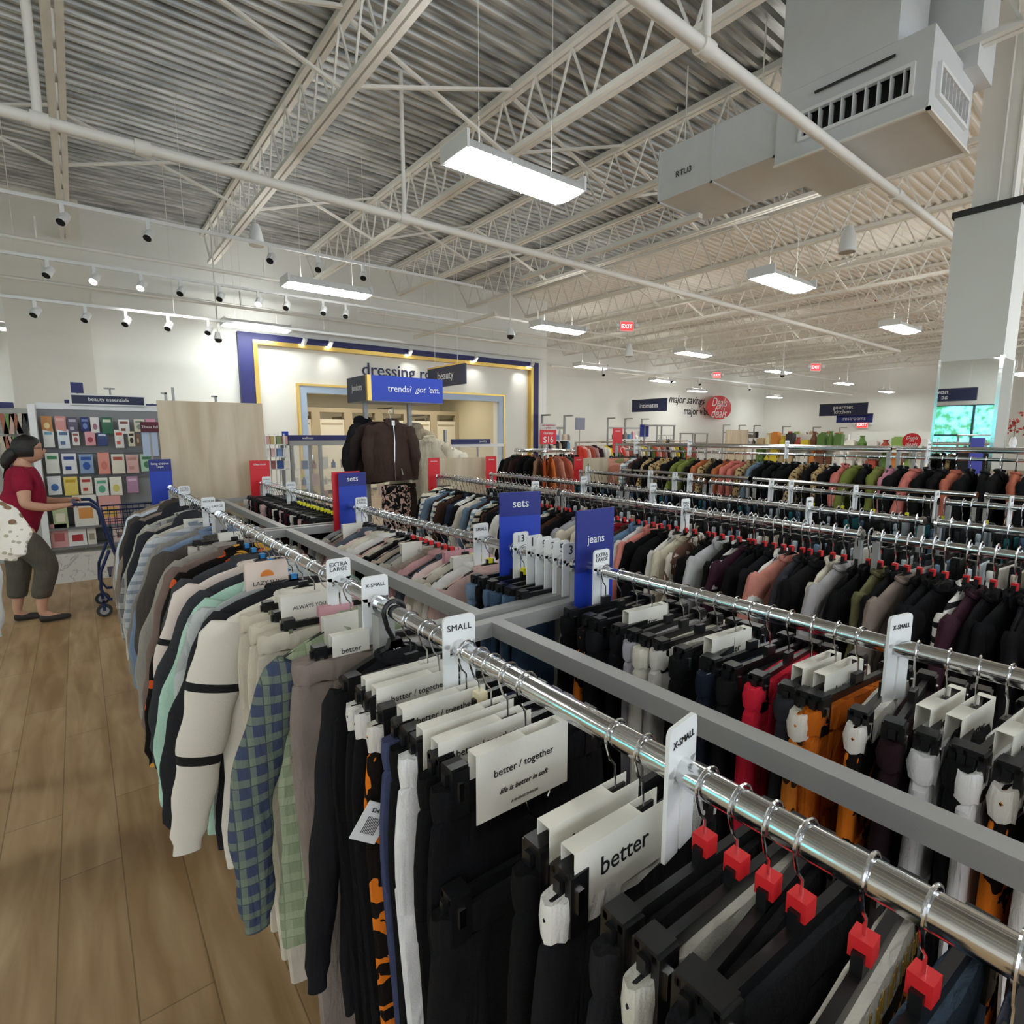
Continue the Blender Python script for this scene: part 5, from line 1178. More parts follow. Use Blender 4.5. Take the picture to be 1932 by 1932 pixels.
for z in (1.80, 1.50, 1.17): MB().box((gx0, -.03, z-.35), (gx1, -.0, z-.33)).build('peg_bar', mat('shelf_grey', '#7b7c80'), go)
# header signs standing on it
def flat_sign(name, label, cat, px0, py0, px1, py1, y, m, txt=None, tw=.6, frame=None, txt_m=None, post=None):
    a = at(px0, py0, y=y); c = at(px1, py1, y=y); t = thing(name, label, cat, ((a.x+c.x)/2, y, (a.z+c.z)/2)); w_, h_ = c.x-a.x, a.z-c.z
    MB().box((-w_/2, -.012, -h_/2), (w_/2, .012, h_/2)).build('sign_board', m, t)
    if frame:
        q = MB(); f_ = .014; q.box((-w_/2-f_, -.014, -h_/2-f_), (w_/2+f_, .01, -h_/2)); q.box((-w_/2-f_, -.014, h_/2), (w_/2+f_, .01, h_/2+f_)); q.box((-w_/2-f_, -.014, -h_/2), (-w_/2, .01, h_/2)); q.box((w_/2, -.014, -h_/2), (w_/2+f_, .01, h_/2)); q.build('sign_frame', frame, t)
    if txt: text(txt, txt_m or M_txtw, (0, -.0135, 0), w=w_*tw, parent=t, ext=.001)
    if post: MB().box((-.01, .012, post-(a.z+c.z)/2), (.01, .024, -h_/2+.05)).build('sign_post', M_grey, t)
    return t
flat_sign('header_sign', 'dark navy beauty essentials sign with white border', 'sign', 134, 745, 272, 765, GY-.05, M_navy2, 'beauty essentials', .56, M_white)
flat_sign('header_sign', 'small blue notice above the left of the beauty essentials sign', 'sign', 132, 721, 158, 742, GY+.1, M_navy, 'notice' if False else None, post=gt)
flat_sign('header_sign', 'tiny navy panel left of the beauty essentials sign', 'sign', 121, 754, 131, 762, GY+.2, M_navy, post=gt-.05); flat_sign('header_sign', 'navy strip right of the beauty essentials sign', 'sign', 275, 762, 300, 769, GY+.2, M_navy, post=gt-.05)
b = thing('shelf_bracket', 'small chrome bracket standing above the beauty essentials sign', 'bracket', at(209, 735, y=GY+.3)); q = MB(); q.box((-.02, -.01, -.25), (.0, .01, .01)); q.box((-.07, -.01, 0), (.04, .01, .02)); q.build('post', M_grey, b)
flat_sign('poster', 'pale blue poster with a dark maroon heading left of the wood board', 'poster', 265, 798, 300, 860, GY-.45, mat('pale_blue_print', '#b9c8e2', rough=.6, bump=.01), None, post=.3)
flat_sign('poster', 'maroon heading card reading These fall on the pale blue poster', 'poster', 264, 796, 300, 815, GY-.475, mat('maroon_print', '#5e1f30', rough=.6, bump=.01), 'These fall', .9, post=.3)
# packets: (px, py centre, w px, h px, colour, accent, label bits)
P_ = [
 (88,800,24,30,'#c98a4a','#f0d9a0','orange floral packet'),(114,800,24,30,'#dc9c96','#e9b9b2','rose pink packet'),(137,802,22,30,'#5a5468','#bfb9cc','slate purple packet'),(160,801,19,28,'#1d2f6e','#6f86c4','navy packet'),(179,802,19,30,'#e6e4e2','#a5707c','white packet with a purple motif'),(202,803,24,32,'#2f6a4d','#d9e2c8','dark green pear packet'),(234,805,23,27,'#eeecea','#8a4a38','white packet with a small face drawing'),(263,803,22,24,'#e3dcc6','#8a9a8a','cream packet in the top row'),(284,800,20,20,'#e09ab4','#b5527a','bright pink packet in the top row'),
 (92,827,24,34,'#e8e8e2','#6fa6bd','white packet with a blue foot'),(120,828,26,36,'#dfe9ee','#54729a','pale blue packet with a fish'),(143,827,16,26,'#ecebe6','#a5504a','small white packet with red dot'),(170,827,22,26,'#e5a3ac','#a13c4c','pink packet with red bows'),(193,828,22,26,'#34467c','#cfd9e8','navy and white swoosh packet'),(225,828,20,34,'#efece6','#d9503a','white packet with a red circle'),(248,828,15,28,'#efe7cf','#3a322c','narrow cream packet with a black drawing'),(260,829,9,22,'#8a6a50','#d9c9a9','dark slim packet in the second row'),
 (99,874,30,38,'#e6e8df','#3f8a55','white packet with green top'),(131,875,32,38,'#e9ebee','#1f3f8f','white packet with a broad navy top'),(163,875,30,36,'#8ea6c8','#2556a8','light blue packet with a blue top'),(196,874,26,40,'#e79a8c','#d77f70','salmon packet'),(223,875,28,36,'#ebe5d3','#b5503c','cream packet with fruit drawings'),(250,875,26,34,'#e9bdb6','#d59a94','blush packet'),(277,873,26,32,'#b9dcc0','#4d7f60','mint packet'),
 (103,916,30,34,'#e9ecee','#3a6fb0','white packet with blue top in the lower row'),(134,917,30,34,'#e8d36a','#c9a21f','yellow lemon packet'),(163,916,26,32,'#e6dfd0','#b3382c','cream packet with a red top'),(192,919,28,34,'#eceee6','#5fae8c','white packet with a green oval'),(219,917,26,34,'#efeede','#d9cf6a','white packet with a pale yellow band'),(250,914,24,30,'#b98fae','#e3c4d8','lilac packet')]
PK = ['topmost row', 'second row', 'third row', 'fourth row']
M_cache = {}
for i, (px, py, w_, h_, c1, c2, lb) in enumerate(P_):
    row = 0 if py < 812 else 1 if py < 850 else 2 if py < 895 else 3
    a = at(px-w_/2, py-h_/2, y=GY-.12); c = at(px+w_/2, py+h_/2, y=GY-.12); w3, h3 = (c.x-a.x), (a.z-c.z)
    t = thing('mask_packet', '%s, %s of the beauty gondola' % (lb, PK[row]), 'packet', ((a.x+c.x)/2, GY-.12, (a.z+c.z)/2), ((i*37) % 7-3)*.02)
    b = MB(); r_ = []
    for (zz, tt) in ((-h3/2, .002), (-h3/2+.01, .01), (0, .018), (h3/2-.015, .01), (h3/2, .002)): r_.append([(-w3/2, -tt/2, zz), (w3/2, -tt/2, zz), (w3/2, tt/2, zz), (-w3/2, tt/2, zz)])
    b.loft(r_); b.build('pouch', mat('pouch_'+c1, c1, rough=.45, bump=.03), t)
    b = MB()
    if i % 4 in (0, 3): b.prism([(w3*.28*math.cos(R(q)), -h3*.1+h3*.2*math.sin(R(q))) for q in range(0, 360, 30)], -.011, -.009)
    if i % 4 != 0: b.box((-w3*.36, -.0105, h3*.2), (w3*.36, -.009, h3*.36)); 
    if i % 4 == 2: b.box((-w3*.3, -.0115, -h3*.3), (w3*.1, -.009, -h3*.12))
    b.build('printed_motif', mat('ink_'+c2, c2, rough=.5, bump=.02), t)
    b = MB(); b.tube([(0, .0, h3/2-.01), (0, .12, h3/2)], .003, 5); b.build('peg', M_chrome, t)
for i, (px, py, w_, h_, c1, c2, lb) in enumerate([(112,968,30,34,'#b9c89a','#e9e4d0','green and cream boxed sheet mask set'),(160,965,48,58,'#e9e6de','#df9a50','large white and orange gift box'),(207,960,44,46,'#dfa6a0','#d9b25a','pink box with a gold window'),(110,1000,34,20,'#d9a3a0','#b06060','low pink carton on the bottom shelf'),(145,1008,36,24,'#efece9','#b5303a','white carton with a red stripe on the bottom shelf'),(172,1005,18,24,'#e3dcd0','#a59a8a','small beige carton on the bottom shelf'),(230,1004,36,22,'#d5c0b5','#8c6f60','tan carton on the bottom shelf')]):
    z0 = .62 if py < 990 else .40
    a = at(px-w_/2, py-h_/2, y=GY-.25); c = at(px+w_/2, py, y=GY-.25); w3, h3 = c.x-a.x, max(.1, a.z-z0)
    t = thing('gift_box', lb, 'box', ((a.x+c.x)/2, GY-.2, z0)); MB().box((-w3/2, -.05, 0), (w3/2, .05, h3)).build('carton', mat('carton_'+c1, c1, rough=.5, bump=.03), t); MB().box((-w3*.3, -.053, h3*.25), (w3*.3, -.05, h3*.6)).build('printed_panel', mat('ink_'+c2, c2, rough=.5), t)
# brush wall further left, at the pier
bw = thing('peg_wall', 'grey peg wall with navy header at the far left edge', 'display shelving', (0, 9.6, 0)); a = at(-60, 768, y=9.6); c = at(64, 772, y=9.6)
MB().box((a.x, 0, 0), (c.x, .1, a.z)).build('peg_panel', mat('pale_slat', '#b9b9b4', rough=.6, bump=.1), bw); MB().box((a.x, -.03, a.z), (at(26, 768, y=9.6).x, .05, a.z+.07)).build('navy_header', M_navy, bw)
rb = random.Random(5)
for k in range(22):
    px = 6+(k % 8)*8; py = 795 if k < 8 else 838 if k < 16 else 880
    p = at(px, py, y=9.5); cl = ['#e8e6e0', '#3a3a3c', '#7fa05a', '#d9cbb8', '#b5694f', '#e0b9b0'][rb.randrange(6)]
    t = tag(MB().box((-.025, -.01, -.16), (.025, .01, .1)).build('brush_pack', mat('pack_'+cl, cl, rough=.5, bump=.02)), 'narrow hanging beauty tool pack on the far left peg wall', 'packet', 'beauty tool packs at the far left'); t.location = p; t.rotation_euler = (0, R(rb.uniform(-14, 14)), 0)
# garments poking in from the left edge, on a rail out of the picture
t = thing('single_rail', 'chrome rail of light tops just outside the left edge', 'clothes rail', (-.55, 0, 0)); MB().tube([(0, 1.7, 1.66), (0, 3.4, 1.66)], .016, 12).build('rail', M_chrome, t, smooth=True)
b = MB(); b.box((-.02, 1.7, 0), (.02, 1.74, 1.64)); b.box((-.02, 3.36, 0), (.02, 3.4, 1.64)); builds(b, 'upright', M_grey, t)
fl = F('#ece6da', 'floral', '#b5ad98', '#8a6f55', sc=.3)
place_garment('top', 501, [fl], (-.50, 2.35, 1.66), -.25, 'cream floral jacket sleeve poking in at the left edge', near=True, name='jacket', L=.34, SL=.36, sx=1.2, sy=.9); place_hanger('top', None, True, (-.50, 2.35, 1.66), -.25, 'black hanger of the cream floral jacket at the left edge', 'hangers at the left edge')
place_garment('top', 502, [fabric('#d8d8d6')], (-.66, 2.95, 1.66), -.1, 'long pale grey top poking in at the left edge below the floral jacket', near=True, name='tunic', L=.85, SL=.78, sx=1.12); place_hanger('top', None, True, (-.66, 2.95, 1.66), -.1, 'black hanger of the long pale grey top', 'hangers at the left edge')

# ================================================================== JUNIORS TOWER
tw = thing('display_tower', 'two-way display tower with a blue trends sign box over hoodies', 'display stand', (0, 5.2, 0))
x0, xc, x1 = 2.30, 2.30, 3.15; z0, z1 = 2.0, 2.25; dpt = .52
MB().box((x0, .0, z0), (x1, dpt, z1)).build('sign_box', M_blued, tw)
MB().box((x0+.03, -.006, z0), (x1, -.0, z1)).build('blue_face', M_blue, tw); MB().box((x0-.012, -.01, z0), (x0+.03, .03, z1)).build('gold_corner', M_gold, tw)
MB().box((x0-.006, .03, z0), (x0, dpt, z1)).build('grey_side', mat('slate_panel', '#4b4e5c', rough=.5, bump=.02), tw); MB().box((x0, 0, z0-.006), (x1, dpt, z0)).build('underside', M_grey, tw)
text('trends?', M_txtw, (x0+.34, -.008, z0+.13), w=.27, parent=tw); text("got 'em.", M_txtw, (x0+.66, -.008, z0+.125), w=.29, parent=tw, shear=.35)
text('juniors', M_txtw, (x0-.008, dpt*.5, z0+.13), w=.26, face='-X', parent=tw)
b = MB()
for x in (2.36, 2.86): b.box((x-.02, .2, 0), (x+.02, .24, z0)); 
builds(b, 'slotted_post', M_grey, tw)
b = MB(); b.box((2.3, .1, 0), (2.95, .34, .04)); b.build('base', M_grey, tw)
for x, zz in ((2.50, 1.93), (2.86, 1.86), (2.58, 1.32)):
    b = MB(); b.tube([(x, .22, zz), (x, -.12, zz), (x, -.14, zz-.06)], .007, 6); b.build('face_out_arm', M_chrome, tw)
brz = fabric('#42332e')
def zip_top(loc, m, lb, rz=0, sx=1.2, sd=31, L=.66, zipp=True, cat_name='zip_hoodie', col='shirt'):
    o = place_garment('top', sd, [m], loc, rz, lb, near=True, name=cat_name, L=L, SL=.68, collar=col, sx=sx, sy=1.3)
    return o
z_ = zip_top((2.50, 5.14, 1.89), brz, 'dark brown zip hoodie hanging in front below the trends sign', sd=31, L=.68, sx=1.06)
b = MB(); b.tube([(.0, -.05, -.13), (.004, -.056, -.3), (-.004, -.058, -.5), (.002, -.055, -.68)], .004, 5); b.build('zip', M_chrome, z_); b = MB(); b.cbox((.0, -.045, -.11), (.03, .006, .05)); b.build('neck_tag', M_white, z_)
b = MB(); b.loft([[(x*1.01, y*1.1, z) for x, y, z in [(.22*math.cos(R(q)), .036*math.sin(R(q)), zz) for q in range(0, 360, 20)]] for zz in (-.62, -.69)]); b.build('hem_band', brz, z_, smooth=True)
place_hanger('top', None, True, (2.50, 5.14, 1.89), 0, 'black hanger of the brown zip hoodie', 'hangers on the display tower')
zip_top((2.36, 5.42, 1.90), fabric('#1d1b1d'), 'black hooded jacket behind the brown zip hoodie', rz=.5, sd=32, cat_name='hooded_jacket', col='hood')
zip_top((2.43, 5.32, 1.88), fabric('#2e2523'), 'darker brown hoodie directly behind the front one', rz=.15, sd=34, L=.7, cat_name='hooded_jacket', col='crew')
zip_top((2.92, 5.5, 1.84), fabric('#b5a78f'), 'beige puffer jacket right of the brown hoodie', rz=-.9, sd=35, L=.8, cat_name='puffer_jacket', col='hood')
zip_top((2.98, 5.2, 1.72), fabric('#c9bfa9'), 'light beige quilted jacket with a white patch right of the tower post', rz=-.6, sd=36, L=.8, sx=.9, cat_name='puffer_jacket', col='shirt')
place_garment('pants', 41, [fabric('#2f2622')], (2.62, 5.2, 1.26), .1, 'dark brown trousers below the brown hoodie', near=True, name='trousers', sx=1.1)
place_garment('pants', 42, [F('#1b1a1c', 'blocks', '#c9a79a', sc=.6)], (2.50, 5.06, 1.26), .0, 'black bottoms with pink patches under the hoodie hem', near=True, name='trousers', sx=.9)
t = thing('display_post', 'slim grey post right of the display tower holding a white tee', 'display stand', (3.42, 5.6, 0)); MB().box((-.015, -.015, 0), (.015, .015, 1.72)).build('post', M_grey, t); MB().box((-.2, -.15, 0), (.2, .15, .03)).build('base', M_grey, t)
zip_top((3.36, 5.45, 1.60), fabric('#e3dccb'), 'cream tee on a black hanger left of the low wood board', sd=37, L=.62, sx=1.1, cat_name='cream_tee', col='crew')
place_hanger('top', None, True, (3.36, 5.45, 1.60), 0, 'black hanger of the cream tee', 'hangers on the display tower')
place_garment('top', 38, [F('#e2d9c4', 'hstripe', '#4a4a48')], (2.62, 4.34, RH), .1, 'cream and black striped knit at the far end of the red-cubed rail', near=True, name='knit_top', sy=.8)

# ================================================================== FRAGRANCE CASES
cs_ = thing('glass_display_case', 'glass fragrance display case with grey frame and navy header', 'display case', (0, 7.2, 0))
cx0, cx1, ct = 2.13, 3.7, 1.53
b = MB()
for x in (cx0, cx0+.36, cx1): 
    for y in (0, .4): b.box((x-.02, y-.02, 0), (x+.02, y+.02, ct))
builds(b, 'frame_post', M_grey, cs_)
b = MB(); b.box((cx0-.03, -.03, ct), (cx1+.03, .43, ct+.06)); b.build('top_cap', M_grey, cs_)
for z in (.5, .8, 1.0, 1.22): MB().box((cx0, 0, z-.008), (cx1, .4, z)).build('glass_shelf', M_glass, cs_)
MB().box((cx0, 0, 0), (cx1, .4, .3)).build('cabinet_base', M_white, cs_)
for a_, b_ in (((cx0, -.022, .3), (cx1, -.018, ct)), ((cx0-.004, 0, .3), (cx0, .4, ct))): MB().box(a_, b_).build('glass_pane', M_glass, cs_)
MB().box((cx0-.1, -.03, ct+.06), (cx1, -.01, ct+.13)).build('navy_header', M_navy, cs_); text('wellness', M_txtw, (cx0+.2, -.032, ct+.095), w=.14, parent=cs_)
cl = ['#d9a9a0', '#e9e2d6', '#7f9cc9', '#c9b26a', '#a96b6b', '#efe9e2', '#8a9a6a', '#3d5fa0', '#f0c9c2']
for k in range(34):
    z = (.8, 1.0, 1.22)[k % 3]; x = cx0+.06+(k//3)*.135; c_ = cl[(k*5) % 9]; b = MB()
    if k % 2: b.box((-.035, -.03, 0), (.035, .03, .09+.02*(k % 4)))
    else: b.lathe([(.028, 0), (.03, .07), (.012, .085), (.012, .11), (.002, .112)], 12)
    o = b.build('perfume_box' if k % 2 else 'perfume_bottle', mat('scent_'+c_, c_, rough=.35, bump=.02)); o.location = (x, 7.33+.08*((k % 5)/5), z)
    tag(o, 'small %s standing on a shelf of the glass fragrance case' % ('carton' if k % 2 else 'perfume bottle'), 'box' if k % 2 else 'bottle', 'fragrance cartons in the glass case' if k % 2 else 'fragrance bottles in the glass case')
flat_sign('price_sign', 'small blue notice standing on the glass fragrance case', 'sign', 532, 814, 544, 826, 7.25, M_blue, post=1.5)
# wire stand left of the case
ws = thing('wire_stand', 'white wire stand of small beauty items left of the glass case', 'display stand', (0, 7.0, 0)); b = MB(); a = at(500, 815, y=7.0); c = at(542, 930, y=7.0)
for z in (1.55, 1.4, 1.25): b.box((a.x, 0, z-.01), (c.x+.02, .25, z))
for x in (a.x, (a.x+c.x)/2, c.x): b.box((x-.006, -.0, 0), (x+.006, .012, 1.68)); b.box((x-.006, .24, 0), (x+.006, .25, 1.68))
b.build('wire_frame', M_white, ws)
for k in range(12):
    z = (1.25, 1.4, 1.55)[k % 3]; c_ = cl[(k*4+1) % 9]; o = MB().box((-.03, -.03, 0), (.03, .03, .1)).build('cosmetic_box', mat('scent_'+c_, c_)); o.location = (a.x+.04+(k//3)*.07, 7.12, z); tag(o, 'small cosmetic carton on the white wire stand left of the glass case', 'box', 'cartons on the wire stand')
# second counter to the right of the tower
c2 = thing('glass_counter', 'glass counter with white top and navy strip right of the display tower', 'display case', (0, 8.2, 0)); xa, xb = at(850, 830, y=8.2).x, at(948, 830, y=8.2).x; zt_ = at(880, 838, y=8.2).z
MB().box((xa, 0, 0), (xb, .5, .9)).build('cabinet', M_white, c2); MB().box((xa, 0, .9), (xb, .5, zt_-.05)).build('glass_box', M_glass, c2); MB().box((xa-.02, -.02, zt_-.05), (xb+.02, .52, zt_)).build('counter_top', M_white, c2)
MB().box((xa, -.03, zt_), (xb-.3, -.01, zt_+.09)).build('navy_strip', M_navy, c2); text('jewelry', M_txtw, ((xa+xb)/2+.1, -.033, zt_+.045), w=.16, parent=c2)
b = MB()
for x in (xa, (xa+xb)/2, xb): b.box((x-.015, -.015, .9), (x+.015, .0, zt_-.05))
builds(b, 'frame_post', M_grey, c2)
for k in range(16):
    c_ = ['#c9503c', '#d98a6a', '#e8e0d0', '#a5302c', '#f2ece0'][k % 5]; o = MB().box((-.05, -.05, 0), (.05, .05, .05+.03*(k % 3))).build('folded_item', mat('item_'+c_, c_, rough=.7, bump=.05)); o.location = (xa+.1+(k % 8)*.14, 8.3+.15*(k//8), .9); tag(o, 'small folded item inside the glass counter', 'goods', 'items inside the glass counter')

# ================================================================== HANGING SIGNS
def hang_sign(px0, py0, px1, py1, x, m, txt, label, face='-X', tw=.6, rods=True, zc=None):
    a = at(px0, py0, x=x); c = at(px1, py1, x=x); yc = (a.y+c.y)/2; w_ = a.y-c.y; z1, z0 = a.z, c.z
    t = thing('hanging_sign', label, 'sign', (x, yc, (z0+z1)/2)); h_ = z1-z0
    MB().box((-.02, -w_/2, -h_/2), (.02, w_/2, h_/2)).build('sign_board', m, t); text(txt, M_txtw, (-.0215, 0, 0), w=w_*tw, face='-X', parent=t)
    if rods: q = MB(); [q.tube([(0, s*w_*.3, h_/2), (0, s*w_*.3, DZ-(z0+z1)/2)], .006, 5) for s in (-1, 1)]; builds(q, 'hanger_rod', M_steelw, t)
    MB().box((-.025, -w_/2-.01, h_/2), (.025, w_/2+.01, h_/2+.03)).build('top_bar', M_gold if txt == 'beauty' else M_dkbar, t)
    return t
hang_sign(808, 698, 879, 724, 6.54, M_navy2, 'beauty', 'navy hanging beauty sign with gold top bar behind the trends box', tw=.42)
hang_sign(1193, 756, 1258, 775, 20.6, M_navy2, 'intimates', 'navy hanging intimates sign before the back wall', tw=.52)
hang_sign(1547, 764, 1636, 783, 30.5, M_navy2, 'gourmet\nkitchen', 'navy hanging gourmet kitchen sign', tw=.42)
hang_sign(1579, 783, 1646, 797, 31.0, M_blued, 'restrooms', 'blue restrooms sign just below the gourmet kitchen sign', tw=.62)
# wall slogan and round sign
p = at(1297, 757, y=YB-.01); t = thing('wall_slogan', 'thin black wall slogan reading major savings major vibes', 'wall lettering', (p.x, YB-.012, p.z))
k1 = at(1264, 757, y=YB).x; k2 = at(1331, 757, y=YB).x; text('major savings', M_txtk, (0, 0, .0), w=(k2-k1), parent=t, shear=.3, ext=.01)
k3 = at(1290, 777, y=YB); k4 = at(1342, 777, y=YB); text('major vibes', M_txtk, ((k3.x+k4.x)/2-p.x, 0, k3.z-p.z), w=(k4.x-k3.x), parent=t, ext=.01)
p = at(1357, 769, y=YB-.6); rad = (at(1380, 769, y=YB-.6).x-at(1334, 769, y=YB-.6).x)/2
t = thing('round_sign', 'round red sign reading Deals on deals hanging before the slogan', 'sign', p); b = MB(); b.prism([(rad*math.cos(R(a)), .66*math.sin(R(a))) for a in range(0, 360, 8)], -.02, .02); b.build('disc', M_red, t)
for s_, z in (('Deals', .3), ('on', .02), ('deals', -.3)): text(s_, M_txtw, (0, -.022, z), w=rad*(1.25 if s_ != 'on' else .5), parent=t, shear=.35, ext=.003)
b = MB(); b.tube([(0, 0, .5), (0, 0, DZ-p.z)], .006, 5); b.build('hanger_rod', M_steelw, t)
p = at(1720, 832, x=7.9); t = thing('round_sign', 'small red round Deals sign just above the coat rail near the pillar', 'sign', (7.9, p.y, p.z)); t.rotation_euler = (0, 0, -1.1); b = MB(); b.prism([(.095*math.cos(R(a)), .095*math.sin(R(a))) for a in range(0, 360, 12)], -.006, .006); b.build('disc', M_red, t)
for s_, z in (('Deals', .04), ('on', .0), ('deals', -.04)): text(s_, M_txtw, (0, -.008, z), w=.12 if s_ != 'on' else .045, parent=t, shear=.35, ext=.001)
MB().box((-.008, .006, -p.z), (.008, .016, 0)).build('post', M_grey, t)
# sign seen in the pillar mirror
ya, yb2 = at(1772, 745, x=7.2), None
t = thing('hanging_sign', 'navy hanging sign seen reversed in the pillar mirror', 'sign', (-7.4, 5.2, 2.92)); MB().box((-.02, -.62, -.2), (.02, .62, .2)).build('sign_board', M_navy2, t)
text('now\nac', M_txtw, (.0215, -.38 if False else .28, 0), h=.2, face='+X', parent=t, align='LEFT'); b = MB(); [b.tube([(0, s*.4, .2), (0, s*.4, DZ-2.92)], .006, 5) for s in (-1, 1)]; builds(b, 'hanger_rod', M_steelw, t)

# ================================================================== ROUND RACK
rc = Vector((5.75, 6.45, 0)); RZ = 1.42; RR = .46
t = thing('round_rack', 'chrome round rack of tops with a red $16 sign', 'clothes rack', rc); b = MB(); b.tube([(RR*math.cos(R(a)), RR*math.sin(R(a)), RZ) for a in range(0, 361, 10)], .014, 8); b.build('ring_rail', M_chrome, t, smooth=True)
b = MB(); b.tube([(0, 0, .05), (0, 0, RZ+.02)], .016, 8); 
for a in range(0, 360, 120): b.tube([(0, 0, RZ), (RR*math.cos(R(a)), RR*math.sin(R(a)), RZ)], .008, 6); b.tube([(0, 0, .06), (.4*math.cos(R(a)), .4*math.sin(R(a)), .02)], .012, 6)
b.build('stand', M_chrome, t)
a = at(1019, 799, y=6.2); c = at(1049, 838, y=6.2); t = thing('price_sign', 'red and grey sign reading $16 on the round rack', 'sign', ((a.x+c.x)/2, 6.2, 0)); w_ = c.x-a.x; zm = a.z-(a.z-c.z)*.3
MB().box((-w_/2, -.005, zm), (w_/2, .005, a.z)).build('grey_heading', mat('pale_grey_card', '#cdc9c6', rough=.6, bump=.01), t); MB().box((-w_/2, -.005, c.z), (w_/2, .005, zm)).build('red_card', M_red, t); MB().box((-.01, .005, RZ-.03), (.01, .015, a.z-.02)).build('sign_post', M_grey, t)
text('$16', M_txtw, (0, -.0065, c.z+(zm-c.z)*.3), w=w_*.6, parent=t); text('clearance', M_txtw, (0, -.0065, c.z+(zm-c.z)*.78), w=w_*.6, parent=t); text('our markdown\nprices', mat('red_ink', '#c03038', rough=.6), (0, -.0065, (zm+a.z)/2), w=w_*.8, parent=t)
rp = ['#4a2f2c', BLK, '#c9705c', '#3a2426', '#d9793f', BLK, '#8a6a55', '#4b5a58', BLK, '#c58f7a', '#2d2522', '#a34a2a']
for k in range(30):
    a = R(12*k); p = rc+Vector((RR*math.cos(a), RR*math.sin(a), RZ))
    place_garment('top', k % 5, [fabric(rp[(k*5) % 12])], p, a+R(0), '%s top hanging on the round rack' % ['dark', 'colourful'][rp[(k*5) % 12] in ('#c9705c', '#d9793f', '#c58f7a', '#a34a2a')], 'tops on the round rack', sy=.7)
    place_hanger('top', None, False, p, a, 'dark hanger on the round rack', 'hangers on the round rack')
flat_sign('notice_sign', 'grey and maroon notice on a post between the round rack and the wall', 'sign', 1086, 788, 1103, 811, 12.0, mat('grey_blue_card', '#8d92a6', rough=.6, bump=.01), post=.02)
# pink floral skirt hanging at the left end of the coats
place_garment('pants', 51, [F('#d99f8b', 'floral', '#8f8f5f', '#c98572', sc=2.2)], (5.0, 4.25, 1.50), -.65, 'peach floral trousers hung facing out beside the small wood board', near=True, name='floral_trousers', sx=1.5, elastic=False); place_hanger('clip', None, True, (5.0, 4.25, 1.50), -.65, 'dark clip hanger of the peach floral trousers', 'hangers on the coat rail')
# grey bar rack ends etc. small display items behind: back wall fixtures
def wall_rack(px0, px1, pz, y, n, label):
    a = at(px0, pz, y=y); c = at(px1, pz, y=y); t = thing('shelving_fixture', label, 'display shelving', (0, y, 0)); b = MB()
    for k in range(n):
        x = a.x+(c.x-a.x)*k/(n-1); b.box((x-.03, 0, 0), (x+.03, .05, a.z)); b.box((x-.03, -.35, a.z-.05), (x+.03, 0, a.z))
    builds(b, 'slotted_upright', M_grey, t); b = MB(); b.box((a.x, 0, a.z-.45), (c.x, .04, a.z-.38)); b.build('cross_rail', M_grey, t)
    for z in (1.5, 1.15): MB().box((a.x, -.4, z-.03), (c.x, 0, z)).build('shelf', M_white, t)
    return a.x, c.x
FX = [(1024, 1066, 782, 13.0, 2, 'grey wall fixture just right of the navy surround'), (1148, 1212, 788, 15.5, 3, 'grey wall fixture behind the far clearance sign'), (1366, 1424, 801, 16.2, 3, 'grey wall fixture right of the round red sign'), (1478, 1586, 804, 13.2, 3, 'grey wall fixture under the gourmet kitchen sign')]
gx = [wall_rack(*f_) for f_ in FX]
rg = random.Random(77)
def goods(x0, x1, y, z, n, pal, label, group, hs=(.12, .3), w=.16, nm='boxed_item'):
    for k in range(n):
        x = x0+(x1-x0)*(k+.5)/n; c_ = pal[rg.randrange(len(pal))]; h_ = rg.uniform(*hs); ww = w*rg.uniform(.7, 1.1); b = MB()
        if k % 3 == 0: b.lathe([(ww*.42, 0), (ww*.48, h_*.5), (ww*.3, h_*.85), (ww*.1, h_)], 10)
        elif k % 3 == 1: b.box((-ww/2, -.08, 0), (ww/2, .08, h_)); b.box((-ww*.3, -.1, h_*.2), (ww*.3, -.08, h_*.7))
        else: b.loft([[(-ww/2, -.07, 0), (ww/2, -.07, 0), (ww/2, .07, 0), (-ww/2, .07, 0)], [(-ww*.42, -.06, h_*.8), (ww*.42, -.06, h_*.8), (ww*.42, .06, h_*.8), (-ww*.42, .06, h_*.8)], [(-ww*.2, -.02, h_), (ww*.2, -.02, h_), (ww*.2, .02, h_), (-ww*.2, .02, h_)]])
        o = b.build(nm, mat('goods_'+c_, c_, rough=.6, bump=.05)); o.location = (x, y, z); tag(o, label, 'goods', group)
kp = ['#e0c93a', '#d98a3a', '#efe9dc', '#7a4a35', '#8fae5a', '#5d7f3a', '#c9b08a', '#e6e2da', '#b04a3a', '#3d3a3a', '#d9cfa9', '#f0e6b9']
lp = ['#e9e6e2', '#2b2b2f', '#d9a9b5', '#6f9cc4', '#b3bdc9', '#efe9e4', '#8a7f7a', '#e0ceb9']
for (xa_, xb_), y, pal, nm in ((gx[0], 12.8, lp, 'first'), (gx[1], 15.3, lp, 'second'), (gx[2], 16.0, lp, 'third'), (gx[3], 13.0, kp, 'fourth')):
    for z, w_ in ((1.5, 'upper'), (1.15, 'lower')): goods(xa_, xb_, y, z, max(6, int((xb_-xa_)/.22)), pal, 'small folded or boxed item on the %s shelf of the %s wall fixture' % (w_, nm), '%s shelf of the %s wall fixture' % (w_, nm), (.15, .38))
